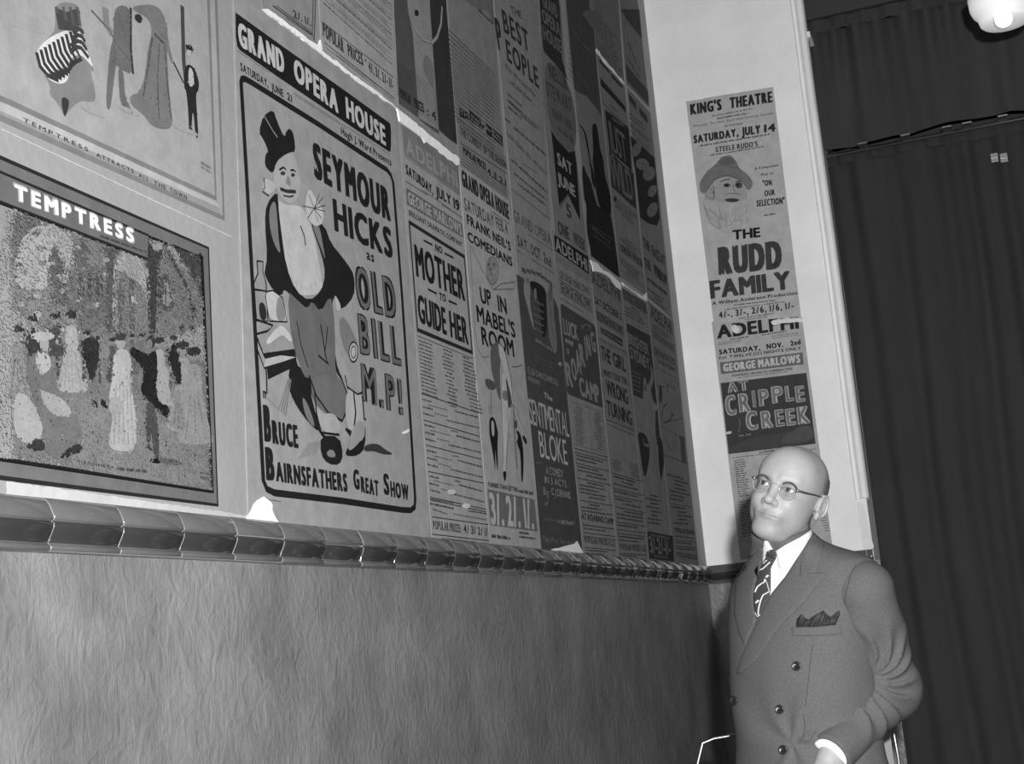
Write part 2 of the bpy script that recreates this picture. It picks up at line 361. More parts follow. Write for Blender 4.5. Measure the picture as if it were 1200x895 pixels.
class Poster:
    def __init__(s, plane, corners, label, paper, off=0.003, cat='poster', group=None, ragged=0, name='poster', seed=0):
        off = off * 0.5; s.plane = plane; s.off = off; s.V = []; s.F = []; s.K = []; s.POL = []; s.lay = off + 0.0002; s.zo = (0, 0, 1); s.rnd = random.Random(seed or int(corners[0][0] * 7 + corners[0][1]))
        P = [s.pt(*c) for c in corners]; s.C = P
        s.root = empty(name, s.to3(P[-1][0], P[-1][1], 0), label, cat, group)
        n = len(P); V = []; F = []
        V = [s.to3(a, b, off) for a, b in P] + [s.to3(a, b, 0.0003) for a, b in P]
        F = [tuple(range(n))] + [(i, i + n, (i + 1) % n + n, (i + 1) % n) for i in range(n)]
        mesh_obj('paper', V, F, M['print'], s.root, ink=[paper] * (2 * n))
        ed = s.C[1][0] - s.C[0][0], s.C[1][1] - s.C[0][1]; L = math.hypot(*ed)
        s.ex = (ed[0] / L, ed[1] / L); s.ey = (-s.ex[1], s.ex[0])
    def pt(s, x, y):
        x = s.zo[0] + x / s.zo[2]; y = s.zo[1] + y / s.zo[2]
        return LW(x, y) if s.plane == 'L' else EW(x, y)
    def to3(s, a, b, off): return (XL + off, a, b) if s.plane == 'L' else (a, YE - off, b)
    def z(s, ox, oy, sc_): s.zo = (ox, oy, sc_); return s
    def _add(s, P2, F, ink):
        n = len(s.V); s.V += [s.to3(a, b, s.lay) for a, b in P2]; s.F += [tuple(i + n for i in f) for f in F]; s.K += [ink] * len(P2)
    def poly(s, pts, ink):
        P = [s.pt(*p) for p in pts]; s.lay += 0.000025; s.POL.append((P, ink))
        T = tessellate_polygon([[Vector((a, b, 0)) for a, b in P]]); s._add(P, T, ink); return s
    def smooth(s, pts, ink, it=2):                      # closed outline rounded by corner cutting
        for _ in range(it):
            Q = []
            for i in range(len(pts)):
                a, b = pts[i], pts[(i + 1) % len(pts)]
                Q += [(a[0] * .75 + b[0] * .25, a[1] * .75 + b[1] * .25), (a[0] * .25 + b[0] * .75, a[1] * .25 + b[1] * .75)]
            pts = Q
        return s.poly(pts, ink)
    def ell(s, x, y, rx, ry, ink, n=18, a=0):
        ca, sa = math.cos(a), math.sin(a)
        return s.poly([(x + rx * math.cos(t) * ca - ry * math.sin(t) * sa, y + rx * math.cos(t) * sa + ry * math.sin(t) * ca) for t in [2 * math.pi * i / n for i in range(n)]], ink)
    def line(s, pts, w, ink, closed=False):             # stroke; w in millimetres on the wall
        P = [Vector(s.pt(*p)) for p in pts]; w = w / 2000.; m = len(P); Q = []; s.lay += 0.00002
        for i in range(m):
            if closed: d = (P[(i + 1) % m] - P[i - 1])
            else: d = P[min(i + 1, m - 1)] - P[max(i - 1, 0)]
            d.normalize(); nn = Vector((-d.y, d.x)) * w; Q += [tuple(P[i] + nn), tuple(P[i] - nn)]
        F = [(2 * i, 2 * i + 1, (2 * i + 3) % (2 * m), (2 * i + 2) % (2 * m)) for i in range(m if closed else m - 1)]
        s._add(Q, F, ink); return s
    def t(s, text, x0, y0, x1, y1, h, ink=0.14, w='b', gap=0.07, arc=0, shear=0):
        """text with baseline from (x0,y0) to (x1,y1) and cap height h pixels at its left end"""
        A = Vector(s.pt(x0, y0)); B = Vector(s.pt(x1, y1)); Hh = (Vector(s.pt(x0 - h * 0.06, y0 - h)) - A)
        ex = B - A; L = ex.length; e = ex / L; up = Vector((-e.y, e.x)) * abs(Hh.dot(Vector((-e.y, e.x)))); s.lay += 0.00002
        nl = max(1, len(text.replace(' ', ''))); Hw = up.length; cb = BASE['n']; ch = CAP['n'] - cb
        wx = min(BOLD[w] * Hw, 0.15 * L / nl) / L; wy = min(BOLD[w] * .7, .06); W0 = sum(0.30 if c == ' ' else float(np.ptp(GL['n', c][0][:, 0])) for c in text)
        gap = gap + 2 * wx * min(3 * W0, (W0 + (nl - 1) * gap) / max(.3, 1 - 2 * wx * (nl - 1)))
        cur = 0; items = []
        for c in text:
            if c == ' ': cur += 0.30; continue
            V, F = GL['n', c]; x_ = V[:, 0].min(); wd = V[:, 0].max() - x_
            items.append((V, F, cur - x_)); cur += wd + gap
        cur -= gap
        sx = 1 - 2 * wx
        for V, F, dx in items:
            X = wx + sx * (V[:, 0] + dx) / cur; Y = wy * .8 + (1 - 1.6 * wy) * (V[:, 1] - cb) / ch
            Y = Y + arc * np.sin(np.pi * X); X = X + shear * Y
            for ox, oy in ((0, 0), (wx, wy * .6), (-wx, wy * .6), (wx, -wy * .6), (-wx, -wy * .6), (wx * .5, wy * .8), (-wx * .5, -wy * .8)) if w != 'r' else ((-wx * .5, 0), (wx * .5, 0)):
                s.lay += 0.0000006; s._add([(A.x + ex.x * (a + ox) + up.x * (b + oy), A.y + ex.y * (a + ox) + up.y * (b + oy)) for a, b in zip(X, Y)], F, ink)
        return s
    def out(s, text, x0, y0, x1, y1, h, ink, edge, gap=0.16, wo='o', wi='b', arc=0):     # outlined lettering
        n = len(text.replace(' ', '')); g = 0.06 * (x1 - x0) / max(1, n); k = h * .035
        s.t(text, x0 - g, y0 + k - g * (y1 - y0) / max(1, x1 - x0), x1 + g, y1 + k + g * (y1 - y0) / max(1, x1 - x0), h + 2 * k, edge, 'h', gap, arc); s.t(text, x0, y0, x1, y1, h, ink, wi, gap, arc); return s
    def painterly(s, reg, n, size, jit=0.05, seed=1):
        r = random.Random(seed); Q = [(s.pt(*q)) for q in reg]; xs_ = [q[0] for q in Q]; ys_ = [q[1] for q in Q]
        def ins(P, x, y):
            c = False
            for i in range(len(P)):
                (x1, y1), (x2, y2) = P[i], P[i - 1]
                if (y1 > y) != (y2 > y) and x < (x2 - x1) * (y - y1) / (y2 - y1) + x1: c = not c
            return c
        bb = [(min(q[0] for q in P), max(q[0] for q in P), min(q[1] for q in P), max(q[1] for q in P), P, k) for P, k in s.POL][::-1]
        size /= 1000.; lay0 = s.lay + .00003
        for i in range(n):
            x = r.uniform(min(xs_), max(xs_)); y = r.uniform(min(ys_), max(ys_))
            if not ins(Q, x, y): continue
            ink = None
            for x0, x1, y0, y1, P, k in bb:
                if x0 < x < x1 and y0 < y < y1 and ins(P, x, y): ink = k; break
            if ink is None: continue
            a = r.uniform(0, 3.14) ; L = size * r.uniform(.5, 1.6); wd = L * r.uniform(.25, .6); ox = x + r.gauss(0, size * .8); oy = y + r.gauss(0, size * .8); P = []
            if not ins(Q, ox, oy): continue
            for k in range(6):
                t = k * math.pi / 3; P.append((ox + L * math.cos(t) * math.cos(a) - wd * math.sin(t) * math.sin(a), oy + L * math.cos(t) * math.sin(a) + wd * math.sin(t) * math.cos(a)))
            s.lay = lay0 + (i % 12) * 3e-6; s._add(P, [(0, 1, 2, 3, 4, 5)], max(.08, ink + r.gauss(0, jit)))
        s.lay = lay0 + 5e-5; return s
    def scr(s, x0, y0, x1, y1, h, ink=0.2, dens=1.0, wl=(2, 8)):        # a line of print too small to read
        A = Vector(s.pt(x0, y0)); B = Vector(s.pt(x1, y1)); Hv = Vector(s.pt(x0 - h * .06, y0 - h)) - A
        ex = B - A; L = ex.length; e = ex / L; up = Vector((-e.y, e.x)); hh = abs(Hv.dot(up)); up *= hh; r = s.rnd; cur = 0; P = []; F = []
        while cur < L:
            nl = r.randint(*wl)
            for _ in range(nl):
                lw = hh * r.uniform(0.30, 0.62); a = A + e * cur; b = A + e * min(L, cur + lw)
                lo = up * r.uniform(0, 0.12); hi = up * r.uniform(0.6, 1.0); n = len(P)
                P += [tuple(a + lo), tuple(b + lo), tuple(b + hi), tuple(a + hi)]; F.append((n, n + 1, n + 2, n + 3)); cur += lw + hh * 0.13
                if cur >= L: break
            cur += hh * r.uniform(0.4, 0.7) / dens
        s._add(P, F, ink); return s
    def rule(s, x0, y0, x1, y1, w=1.5, ink=0.18): return s.line([(x0, y0), (x1, y1)], w, ink)
    def block(s, TL, TR, BR, BL, n, ink=0.22, fill=0.62, cols=((0, 1),), jit=0.15, miss=0.0):
        r = s.rnd
        for i in range(n):
            g = (i + 0.8) / n
            a = (TL[0] + (BL[0] - TL[0]) * g, TL[1] + (BL[1] - TL[1]) * g); b = (TR[0] + (BR[0] - TR[0]) * g, TR[1] + (BR[1] - TR[1]) * g)
            h = (BL[1] - TL[1]) / n * fill
            for c0, c1 in cols:
                if r.random() < miss: continue
                u0 = c0 + r.uniform(0, jit) * (c1 - c0) * (c0 > 0); u1 = c1 - r.uniform(0, jit) * (c1 - c0)
                s.scr(a[0] + (b[0] - a[0]) * u0, a[1] + (b[1] - a[1]) * u0, a[0] + (b[0] - a[0]) * u1, a[1] + (b[1] - a[1]) * u1, h, ink)
        return s
    def done(s):
        if s.V: mesh_obj('print', s.V, s.F, M['print'], s.root, ink=s.K)
        return s.root
G1 = 'sheets of the lower row'; G2 = 'sheets of the upper row'
Z4 = (260, 0, 4.475); Z5 = (270, 120, 4.973); Z6 = (270, 280, 4.973); Z7 = (270, 440, 4.475)

# ---- upper left: four figures above a lettered band
p = Poster('L', [(-60, -130), (251, -60), (262, 256), (-60, 104)], 'large pale picture sheet of walking figures above a lettered grey band', 0.55, 0.002)
p.z(0, 0, 4.263)
DK = 0.42
p.poly([(-120, 440), (62, 515), (1075, 1010), (1090, 1025), (1080, 1030), (62, 528), (-120, 452)], DK)
p.poly([(62, 515), (1075, 985), (1100, 1075), (62, 615), (-100, 545), (-100, 445)], 0.50)
p.poly([(-100, 460), (62, 532), (1075, 1006), (1100, 1040), (62, 582), (-100, 512)], 0.60)
p.line([(-100, 450), (62, 520), (1075, 990), (1040, 45), (1020, -400)], 9, DK)
p.line([(-100, 545), (62, 616), (1115, 1090), (1078, 45), (1060, -400)], 9, DK)
p.t('TEMPTRESS', 112, 608, 438, 760, 22, 0.2, 'x', 0.25); p.t('ATTRACTS', 478, 782, 664, 868, 21, 0.2, 'x', 0.2)
p.t('ALL', 690, 884, 740, 907, 20, 0.2, 'x', 0.2); p.t('THE', 765, 921, 825, 948, 20, 0.2, 'x', 0.2); p.t('TOWN', 846, 958, 930, 998, 20, 0.2, 'x', 0.2)
p.line([(60, 130), (500, 235), (860, 380), (1045, 485)], 2, 0.55)
# crouching figure in striped cloak
p.smooth([(268, 40), (300, 10), (390, 20), (400, 120), (420, 210), (468, 350), (455, 365), (440, 320), (480, 490), (455, 515), (400, 500), (345, 545), (318, 590), (300, 540), (270, 500), (240, 470), (250, 430), (195, 345), (168, 262), (235, 190), (275, 150)], 0.44)
p.smooth([(168, 262), (240, 185), (345, 145), (385, 120), (405, 200), (440, 275), (465, 345), (440, 315), (400, 270), (345, 290), (340, 400), (300, 425), (240, 400), (195, 345)], 0.72)
for k in range(9):
    x = 178 + k * 21; y = 262 - k * 13
    p.line([(x, y), (x + 18, y + 70), (x + 55, y + 115 + k * 3), (min(345, x + 110 - k * 5), y + 140 + k * 3)], 7.5, 0.2)
for k in range(4): p.line([(345 + k * 4, 265 - k * 34), (375 + k * 4, 235 - k * 30), (400 + k * 2, 240 - k * 28), (438 - k * 9, 290 - k * 40)], 7, 0.22)
for k in range(4): p.line([(270 + 5 * k, 50 + k * 28), (330, 75 + k * 22), (392, 55 + k * 30)], 8, 0.25); p.line([(275 + k * 35, 35), (300 + k * 32, 130)], 6, 0.3)
p.smooth([(300, 480), (345, 500), (330, 560), (318, 590), (305, 545)], 0.2)
# standing man in frock coat
p.smooth([(565, 30), (640, 30), (655, 120), (650, 240), (660, 372), (610, 355), (580, 325), (572, 330), (555, 480), (545, 550), (527, 545), (525, 470), (545, 240), (560, 200)], 0.36)
p.smooth([(585, 330), (612, 350), (618, 490), (655, 553), (640, 557), (595, 520), (588, 420)], 0.36)
p.line([(648, 40), (648, 240), (659, 370)], 6, 0.2); p.line([(520, 40), (528, 130), (555, 170)], 16, 0.44); p.line([(450, 52), (545, 155), (570, 215), (650, 310)], 3, 0.3)
# lady in long dress, boy
p.smooth([(660, 30), (780, 20), (828, 110), (835, 210), (862, 310), (850, 320), (828, 240), (832, 330), (845, 520), (862, 640), (800, 648), (745, 625), (720, 580), (640, 520), (650, 470), (690, 470), (720, 380), (735, 230), (755, 170), (740, 90), (660, 55)], 0.40)
p.line([(755, 190), (735, 330), (710, 480)], 4, 0.28); p.line([(790, 220), (780, 400), (790, 600)], 4, 0.3); p.line([(765, 170), (825, 230)], 5, 0.25)
p.line([(818, 230), (830, 420), (850, 600)], 4, 0.28); p.smooth([(670, 70), (700, 75), (705, 110), (690, 120), (665, 95)], 0.18)
p.line([(905, 30), (912, 300), (925, 430)], 11, 0.24); p.line([(860, 310), (912, 415)], 4, 0.2)
p.ell(940, 250, 18, 26, 0.34); p.ell(938, 262, 12, 20, 0.6); p.smooth([(918, 320), (962, 330), (990, 410), (985, 455), (972, 470), (978, 560), (986, 690), (972, 690), (962, 570), (955, 560), (950, 660), (938, 650), (935, 560), (925, 450), (912, 440)], 0.15)
p.smooth([(935, 335), (955, 345), (965, 400), (955, 440), (935, 425)], 0.62)
p.line([(922, 235), (955, 245)], 8, 0.15); p.scr(998, 820, 1050, 850, 18, 0.4); p.scr(1000, 840, 1050, 870, 14, 0.4)
for a, b, c in ((640, 555, 60), (460, 560, 70), (920, 650, 70)): p.ell(a, b, c, 12, 0.54, a=0.4)
p.painterly([(480, 0), (1000, 0), (1000, 700), (480, 640)], 3600, 2.0, 0.02)
p.done()

# ---- lower left: dark framed crowd before ruined arches
p = Poster('L', [(-40, 169), (244, 291), (255, 593), (-40, 553)], 'dark framed picture sheet of a costumed crowd before ruined gothic arches', 0.36, 0.0035)
p.z(0, 190, 4.263)
p.line([(-170, -95), (75, 12), (1036, 430), (1083, 1713), (50, 1583), (-170, 1553)], 6, 0.16)
p.poly([(-170, -5), (45, 82), (992, 472), (1046, 1648), (45, 1494), (-170, 1464)], 0.56)
p.z(0, 190, 4.263)
# ruins
p.smooth([(40, 240), (200, 290), (280, 330), (420, 350), (560, 430), (720, 480), (990, 560), (1010, 900), (40, 900)], 0.46, 1)
p.smooth([(40, 250), (110, 255), (200, 300), (190, 350), (90, 430), (40, 560)], 0.40)
p.smooth([(170, 300), (350, 350), (350, 520), (240, 640), (60, 640), (70, 430)], 0.64)
p.smooth([(230, 640), (228, 500), (262, 395), (305, 520), (350, 560), (340, 720), (240, 720)], 0.36, 1)
p.smooth([(355, 360), (425, 385), (430, 500), (420, 540), (360, 545)], 0.37, 1)
p.smooth([(320, 540), (510, 510), (530, 600), (530, 850), (330, 850)], 0.40, 1)
p.poly([(500, 420), (575, 440), (560, 500), (553, 850), (520, 850), (520, 500)], 0.32)
p.smooth([(556, 560), (590, 430), (690, 470), (722, 540), (735, 850), (556, 850)], 0.62, 1)
p.smooth([(570, 545), (610, 540), (640, 580), (690, 600), (720, 650), (730, 850), (560, 850)], 0.45, 1)
for a in (440, 480, 390): p.smooth([(a - 9, 690), (a - 9, 570), (a, 545), (a + 9, 575), (a + 9, 700)], 0.28)
for a in (582, 638): p.poly([(a, 590), (a + 18, 580), (a + 14, 840), (a, 830)], 0.34)
p.smooth([(650, 660), (670, 690), (665, 720), (648, 700)], 0.70)
p.poly([(718, 370), (800, 420), (820, 410), (780, 520), (770, 860), (735, 860), (722, 520)], 0.26)
p.smooth([(735, 380), (800, 405), (810, 430), (770, 450), (745, 420)], 0.56)
p.smooth([(780, 520), (825, 420), (880, 520), (930, 640), (960, 860), (770, 860)], 0.44, 1)
p.line([(815, 405), (880, 540), (935, 640), (960, 760)], 10, 0.24)
p.smooth([(785, 720), (780, 620), (812, 545), (850, 600), (860, 740), (820, 750)], 0.32); p.smooth([(800, 710), (798, 630), (815, 575), (838, 620), (842, 730)], 0.55)
p.line([(820, 570), (822, 735)], 4, 0.3); p.line([(805, 640), (840, 655)], 4, 0.3)
p.poly([(850, 405), (992, 470), (1003, 700), (960, 600)], 0.27)
for k in range(26):
    a, b = p.rnd.uniform(880, 1000), p.rnd.uniform(460, 850); p.ell(a, b, 9, 14, p.rnd.choice([0.2, 0.34, 0.42]), 7)
for k in range(44):
    a, b = p.rnd.uniform(45, 520), p.rnd.uniform(300, 800); p.ell(a, b, p.rnd.uniform(8, 26), p.rnd.uniform(6, 20), p.rnd.choice([0.36, 0.5, 0.6, 0.44]), 8)
# title strip
p.poly([(-170, -60), (45, 82), (722, 370), (716, 487), (45, 228), (-170, 140)], 0.34)
p.line([(-170, -8), (45, 82), (722, 370), (716, 487), (45, 228), (-170, 145)], 4, 0.12)
p.line([(722, 370), (992, 472), (1046, 1648), (45, 1494), (-170, 1464)], 4.5, 0.10)

# floor and people
p.smooth([(40, 900), (300, 860), (700, 880), (1010, 1000), (1036, 1640), (45, 1480)], 0.45, 0)
p.z(0, 390, 4.263)
p.smooth([(360, 310), (560, 360), (900, 470), (1030, 640), (1040, 780), (600, 730), (380, 640), (400, 480)], 0.48)
def fig(p, x, y, h, body, dark=0.2, skirt=0.4, lean=0, head=0.5, coat=False):
    wd = h * 0.13; hd = h * 0.065
    p.ell(x + lean, y - h + hd, hd * 1.05, hd * 1.2, head, 10); p.ell(x + lean, y - h + hd * .5, hd * 1.2, hd * .75, dark, 10)
    if coat:
        p.smooth([(x - wd * .7 + lean, y - h * .83), (x + wd * .7 + lean, y - h * .83), (x + wd, y - h * .5), (x + wd * 1.3, y - h * .35), (x - wd, y - h * .38)], body)
        p.line([(x - wd * .4, y - h * .4), (x - wd * .5, y)], 9, 0.26); p.line([(x + wd * .4, y - h * .4), (x + wd * .6, y + 4)], 9, 0.26)
    else:
        p.smooth([(x - wd * .6 + lean, y - h * .84), (x + wd * .6 + lean, y - h * .84), (x + wd * .6, y - h * .6), (x + wd * (1 + skirt), y - h * .1), (x + wd * (1.3 + skirt), y), (x - wd * (1.1 + skirt), y), (x - wd * (.7 + skirt), y - h * .2), (x - wd * .5, y - h * .6)], body)
        for q in (-.4, .1, .6): p.line([(x + wd * q * .5, y - h * .55), (x + wd * q * (1.2 + skirt), y - h * .05)], 2.5, body - 0.12)
    p.line([(x - wd * .7 + lean, y - h * .8), (x - wd * 1.4, y - h * .62), (x - wd * .4, y - h * .55)], 6, body)
for k, (x, y, h, b, c) in enumerate([(70, 330, 360, 0.50, 0), (150, 250, 330, 0.22, 1), (255, 240, 330, 0.27, 1), (340, 300, 400, 0.62, 0), (420, 245, 250, 0.20, 1), (470, 250, 230, 0.36, 1), (545, 250, 220, 0.30, 0), (640, 210, 200, 0.36, 0), (690, 200, 190, 0.4, 0), (780, 370, 340, 0.62, 0), (850, 270, 250, 0.16, 1), (895, 500, 450, 0.56, 0), (950, 560, 480, 0.54, 0), (870, 480, 240, 0.50, 0)]):
    fig(p, x, y, h, b, coat=bool(c))
p.smooth([(430, 170), (480, 40), (545, 105), (500, 130), (450, 190)], 0.46); p.line([(455, 120), (460, 360)], 11, 0.4); p.line([(495, 130), (500, 350)], 11, 0.42); p.line([(440, 345), (470, 372)], 9, 0.15); p.line([(485, 345), (520, 370)], 9, 0.15)
p.smooth([(390, 30), (470, 20), (480, 120), (450, 240), (430, 235), (400, 130)], 0.17)
# lady centre
p.smooth([(545, 90), (625, 80), (640, 160), (625, 240), (660, 400), (665, 585), (600, 600), (510, 572), (545, 450), (520, 320), (545, 230)], 0.70)
p.ell(583, 50, 24, 34, 0.58); p.ell(580, 22, 30, 20, 0.24)
for q in range(5): p.line([(560 + 18 * q, 260), (550 + 24 * q, 560)], 3, 0.52)
p.smooth([(560, 320), (600, 350), (590, 420), (530, 420), (520, 330)], 0.60)
# man in tail coat, arm raised
p.smooth([(640, 70), (665, 85), (720, 115), (755, 85), (770, 130), (760, 300), (780, 355), (828, 365), (820, 430), (770, 395), (700, 320), (680, 290), (705, 190), (640, 120), (628, 95)], 0.13)
p.ell(735, 48, 22, 32, 0.2); p.ell(728, 58, 14, 24, 0.45)
p.smooth([(705, 330), (760, 370), (780, 620), (760, 640), (745, 600), (735, 470), (730, 580), (715, 575)], 0.28); p.smooth([(725, 640), (755, 625), (790, 640), (780, 655), (735, 650)], 0.1); p.smooth([(695, 575), (735, 570), (740, 590)], 0.12)
p.smooth([(820, 100), (860, 90), (885, 160), (888, 262), (860, 245), (835, 170)], 0.15)
p.smooth([(780, 160), (830, 180), (815, 370), (775, 350)], 0.62)
# seated lady left and cloaked group
p.smooth([(130, 120), (180, 90), (240, 120), (250, 250), (300, 330), (370, 440), (400, 520), (300, 600), (260, 635), (200, 600), (180, 420), (130, 280), (105, 190)], 0.40)
p.smooth([(150, 110), (190, 95), (235, 125), (230, 200), (170, 210)], 0.66); p.ell(200, 62, 24, 34, 0.58); p.ell(192, 20, 60, 22, 0.66); p.smooth([(160, 280), (300, 330), (350, 420), (230, 420)], 0.60)
p.smooth([(45, 300), (120, 310), (190, 450), (190, 520), (140, 560), (100, 555), (45, 510)], 0.62); p.smooth([(100, 560), (190, 520), (210, 590), (130, 590)], 0.2); p.smooth([(300, 590), (380, 545), (400, 590), (340, 610), (270, 635)], 0.18)
p.ell(830, 645, 60, 16, 0.34, a=.15)
p.z(0, 190, 4.263).painterly([(10, 240), (45, 230), (716, 488), (724, 372), (990, 474), (1042, 1640), (45, 1490), (-170, 1460)], 15000, 2.3, 0.03)
p.K = [(k if k < .54 else .54 + (k - .54) * .6) * .86 for k in p.K]
p.z(0, 190, 4.263); p.line([(992, 472), (1046, 1648), (45, 1494)], 4.5, 0.10); p.poly([(-170, -60), (45, 82), (722, 370), (716, 487), (45, 228), (-170, 140)], 0.34)
p.line([(-170, -8), (45, 82), (722, 370), (716, 487), (45, 228), (-170, 145)], 4, 0.12)
p.t('TEMPTRESS', 46, 194, 654, 416, 92, 0.55, 'h', 0.2); p.t('TEMPTRESS', 52, 190, 648, 408, 76, 0.86, 'o', 0.2)
p.scr(480, 380, 715, 462, 16, 0.2); p.z(0, 390, 4.263)
p.t('THE POWER OF', 365, 652, 545, 684, 16, 0.22, 'r', 0.1); p.scr(560, 688, 710, 702, 18, 0.22); p.scr(980, 730, 1025, 742, 20, 0.3); p.scr(980, 705, 1025, 715, 16, 0.3)
p.done()

# ---- large opera house sheet
p = Poster('L', [(272, -8), (300, 10), (457, 122), (464, 131), (505, 632), (290, 611)], 'big sheet of a top-hatted gentleman within a thick rounded black border', 0.53, 0.0045)
BK = 0.12
p.z(*Z4)
p.smooth([(65, 62), (68, 70), (870, 640), (882, 660), (882, 795), (870, 797), (95, 275), (68, 235)], BK, 1)
p.t('GRAND', 84, 240, 325, 392, 128, 0.66, 'o', 0.09); p.t('OPERA', 374, 420, 606, 598, 122, 0.66, 'o', 0.08); p.t('HOUSE', 648, 618, 856, 768, 112, 0.66, 'o', 0.08)
p.t('SATURDAY,', 92, 370, 238, 462, 42, BK, 'x', 0.08); p.t('JUNE', 254, 475, 318, 512, 40, BK, 'x', 0.1); p.t('21', 337, 524, 362, 540, 40, BK, 'x', 0.1)
p.scr(75, 270, 245, 385, 5, 0.25); p.scr(370, 490, 875, 812, 5, 0.25); p.scr(380, 505, 650, 678, 5, 0.3)
p.t('Hugh J. Ward Presents', 620, 704, 884, 872, 38, BK, 'x', 0.09)
p.z(0, 0, 1)
PTH = [(281, 97), (282, 93), (285, 92.5), (290, 95), (372, 146), (444, 194), (452, 199), (456.5, 205), (459.5, 214), (470, 350), (480, 500), (485.2, 585), (484.5, 594), (480, 598), (470, 597.5), (400, 587), (320, 577.5), (311, 573), (307, 563), (298, 400), (287, 200)]
p.line(PTH, 12.5, BK, True)
p.z(*Z5)
p.t('SEYMOUR', 482, 438, 930, 700, 212, BK, 'o', 0.07); p.t('HICKS', 600, 748, 942, 915, 190, BK, 'o', 0.08)
p.z(*Z6)
p.t('as', 788, 118, 832, 140, 62, BK, 'x', 0.1)
p.out('OLD', 738, 396, 962, 466, 238, 0.36, BK, 0.15, 'o', 'r'); p.out('BILL', 752, 664, 988, 738, 225, 0.36, BK, 0.15, 'o', 'r')
p.z(*Z7)
p.out('M.P!', 688, 128, 898, 205, 190, 0.36, BK, 0.15, 'o', 'r')
p.t('IN', 163, 118, 198, 132, 40, BK, 'x', 0.1)
p.t('B', 170, 345, 208, 354, 195, BK, 'o', 0.1); p.t('RUCE', 214, 358, 350, 383, 125, BK, 'o', 0.08)
p.t('B', 180, 548, 226, 556, 176, BK, 'o', 0.1); p.t('AIRNSFATHERS', 232, 556, 608, 612, 106, BK, 'o', 0.07)
p.t('G', 640, 595, 672, 600, 105, BK, 'o'); p.t('REAT', 678, 612, 772, 634, 84, BK, 'o', 0.08)
p.t('S', 798, 622, 828, 630, 112, BK, 'o'); p.t('HOW', 834, 636, 930, 656, 84, BK, 'o', 0.08)
p.scr(195, 655, 255, 664, 7, 0.25)
# figure: hat, face, tail coat, shirt front, trousers, shoes, cane of cloth under the arm
p.z(*Z5)
p.smooth([(195, 300), (215, 290), (185, 220), (155, 175), (183, 78), (240, 42), (262, 110), (305, 210), (318, 165), (340, 152), (362, 195), (370, 290), (345, 290), (300, 310), (258, 350), (240, 415), (215, 400), (190, 365)], BK, 1)
p.line([(190, 85), (240, 170), (265, 205)], 3, 0.5)
p.smooth([(255, 350), (300, 312), (345, 295), (372, 330), (382, 400), (398, 470), (395, 540), (350, 600), (310, 580), (262, 520), (238, 450)], 0.58)
p.ell(296, 415, 15, 12, 0.2); p.ell(355, 425, 12, 11, 0.2); p.line([(275, 395), (300, 380), (315, 395)], 4, BK); p.line([(340, 398), (358, 395), (370, 408)], 4, BK)
p.smooth([(325, 420), (345, 470), (338, 488), (318, 480), (312, 465)], 0.45); p.line([(280, 505), (320, 520), (372, 522)], 7, 0.18); p.line([(300, 545), (335, 552), (360, 545)], 3, BK)
p.smooth([(172, 500), (190, 440), (245, 465), (260, 500), (215, 545)], 0.62); p.line([(185, 440), (190, 500), (175, 520), (215, 548)], 3, BK)
p.smooth([(310, 640), (345, 672), (350, 640), (380, 672), (430, 650), (440, 700), (400, 690), (350, 720), (312, 700)], BK, 1)
p.smooth([(265, 560), (300, 600), (400, 600), (440, 660), (450, 700), (470, 740), (530, 1060), (520, 1100), (470, 1130), (360, 1120), (300, 1050), (280, 800)], 0.64)
p.smooth([(200, 590), (265, 515), (268, 600), (285, 750), (315, 960), (370, 1100), (450, 1160), (520, 1100), (545, 1000), (520, 880), (455, 700), (480, 690), (540, 720), (575, 820), (640, 900), (700, 980), (715, 1040), (712, 1130), (650, 1205), (610, 1190), (585, 1120), (590, 1300), (600, 1500), (650, 1640), (600, 1560), (480, 1220), (400, 1200), (330, 1110), (300, 1090), (290, 1130), (240, 1100), (190, 1010), (190, 980), (205, 900), (190, 700)], BK, 1)
p.smooth([(210, 640), (240, 570), (258, 600), (270, 800), (285, 900), (230, 800)], 0.42); p.smooth([(460, 705), (505, 700), (535, 860), (545, 930), (510, 830)], 0.42)
p.line([(398, 720), (420, 780), (428, 835)], 4, BK)
p.smooth([(430, 545), (450, 500), (480, 550), (500, 590), (530, 620), (535, 700), (490, 730), (445, 690), (425, 620)], 0.66)
for k in range(9): a = 1.4 * k - 1; p.line([(478, 620), (478 + 66 * math.cos(a * .7), 612 + 88 * math.sin(a * .7))], 2, 0.25)
p.z(*Z6)
for k in range(7): p.line([(340 + 28 * k, 215 + 62 * math.sin(.5 * k)), (352 + 28 * k, 240 + 58 * math.sin(.5 * k))], 4, 0.6)
p.smooth([(320, 300), (380, 360), (438, 412), (462, 358), (515, 432), (568, 330), (590, 400), (600, 600), (600, 780), (640, 850), (655, 980), (600, 1000), (500, 1000), (430, 840), (345, 600)], 0.36, 1)
p.line([(375, 480), (400, 620), (440, 750)], 3.5, BK); p.line([(515, 500), (530, 600), (545, 690), (560, 730), (500, 680)], 4.5, BK); p.line([(556, 510), (540, 660)], 3, BK)
p.smooth([(620, 470), (655, 450), (730, 600), (735, 660), (712, 725), (685, 700), (640, 610)], 0.42); p.ell(706, 660, 26, 58, 0.60); p.line([(706 + 26 * math.cos(a / 3), 660 + 58 * math.sin(a / 3)) for a in range(19)], 3.5, BK, True); p.line([(706 + 14 * math.cos(a / 3), 660 + 34 * math.sin(a / 3)) for a in range(19)], 2.5, BK, True)
p.smooth([(590, 310), (635, 390), (625, 420), (605, 425)], 0.62)
p.smooth([(320, 760), (380, 720), (440, 840), (520, 1160), (560, 1160), (480, 1100), (400, 1020), (350, 900)], BK, 1)
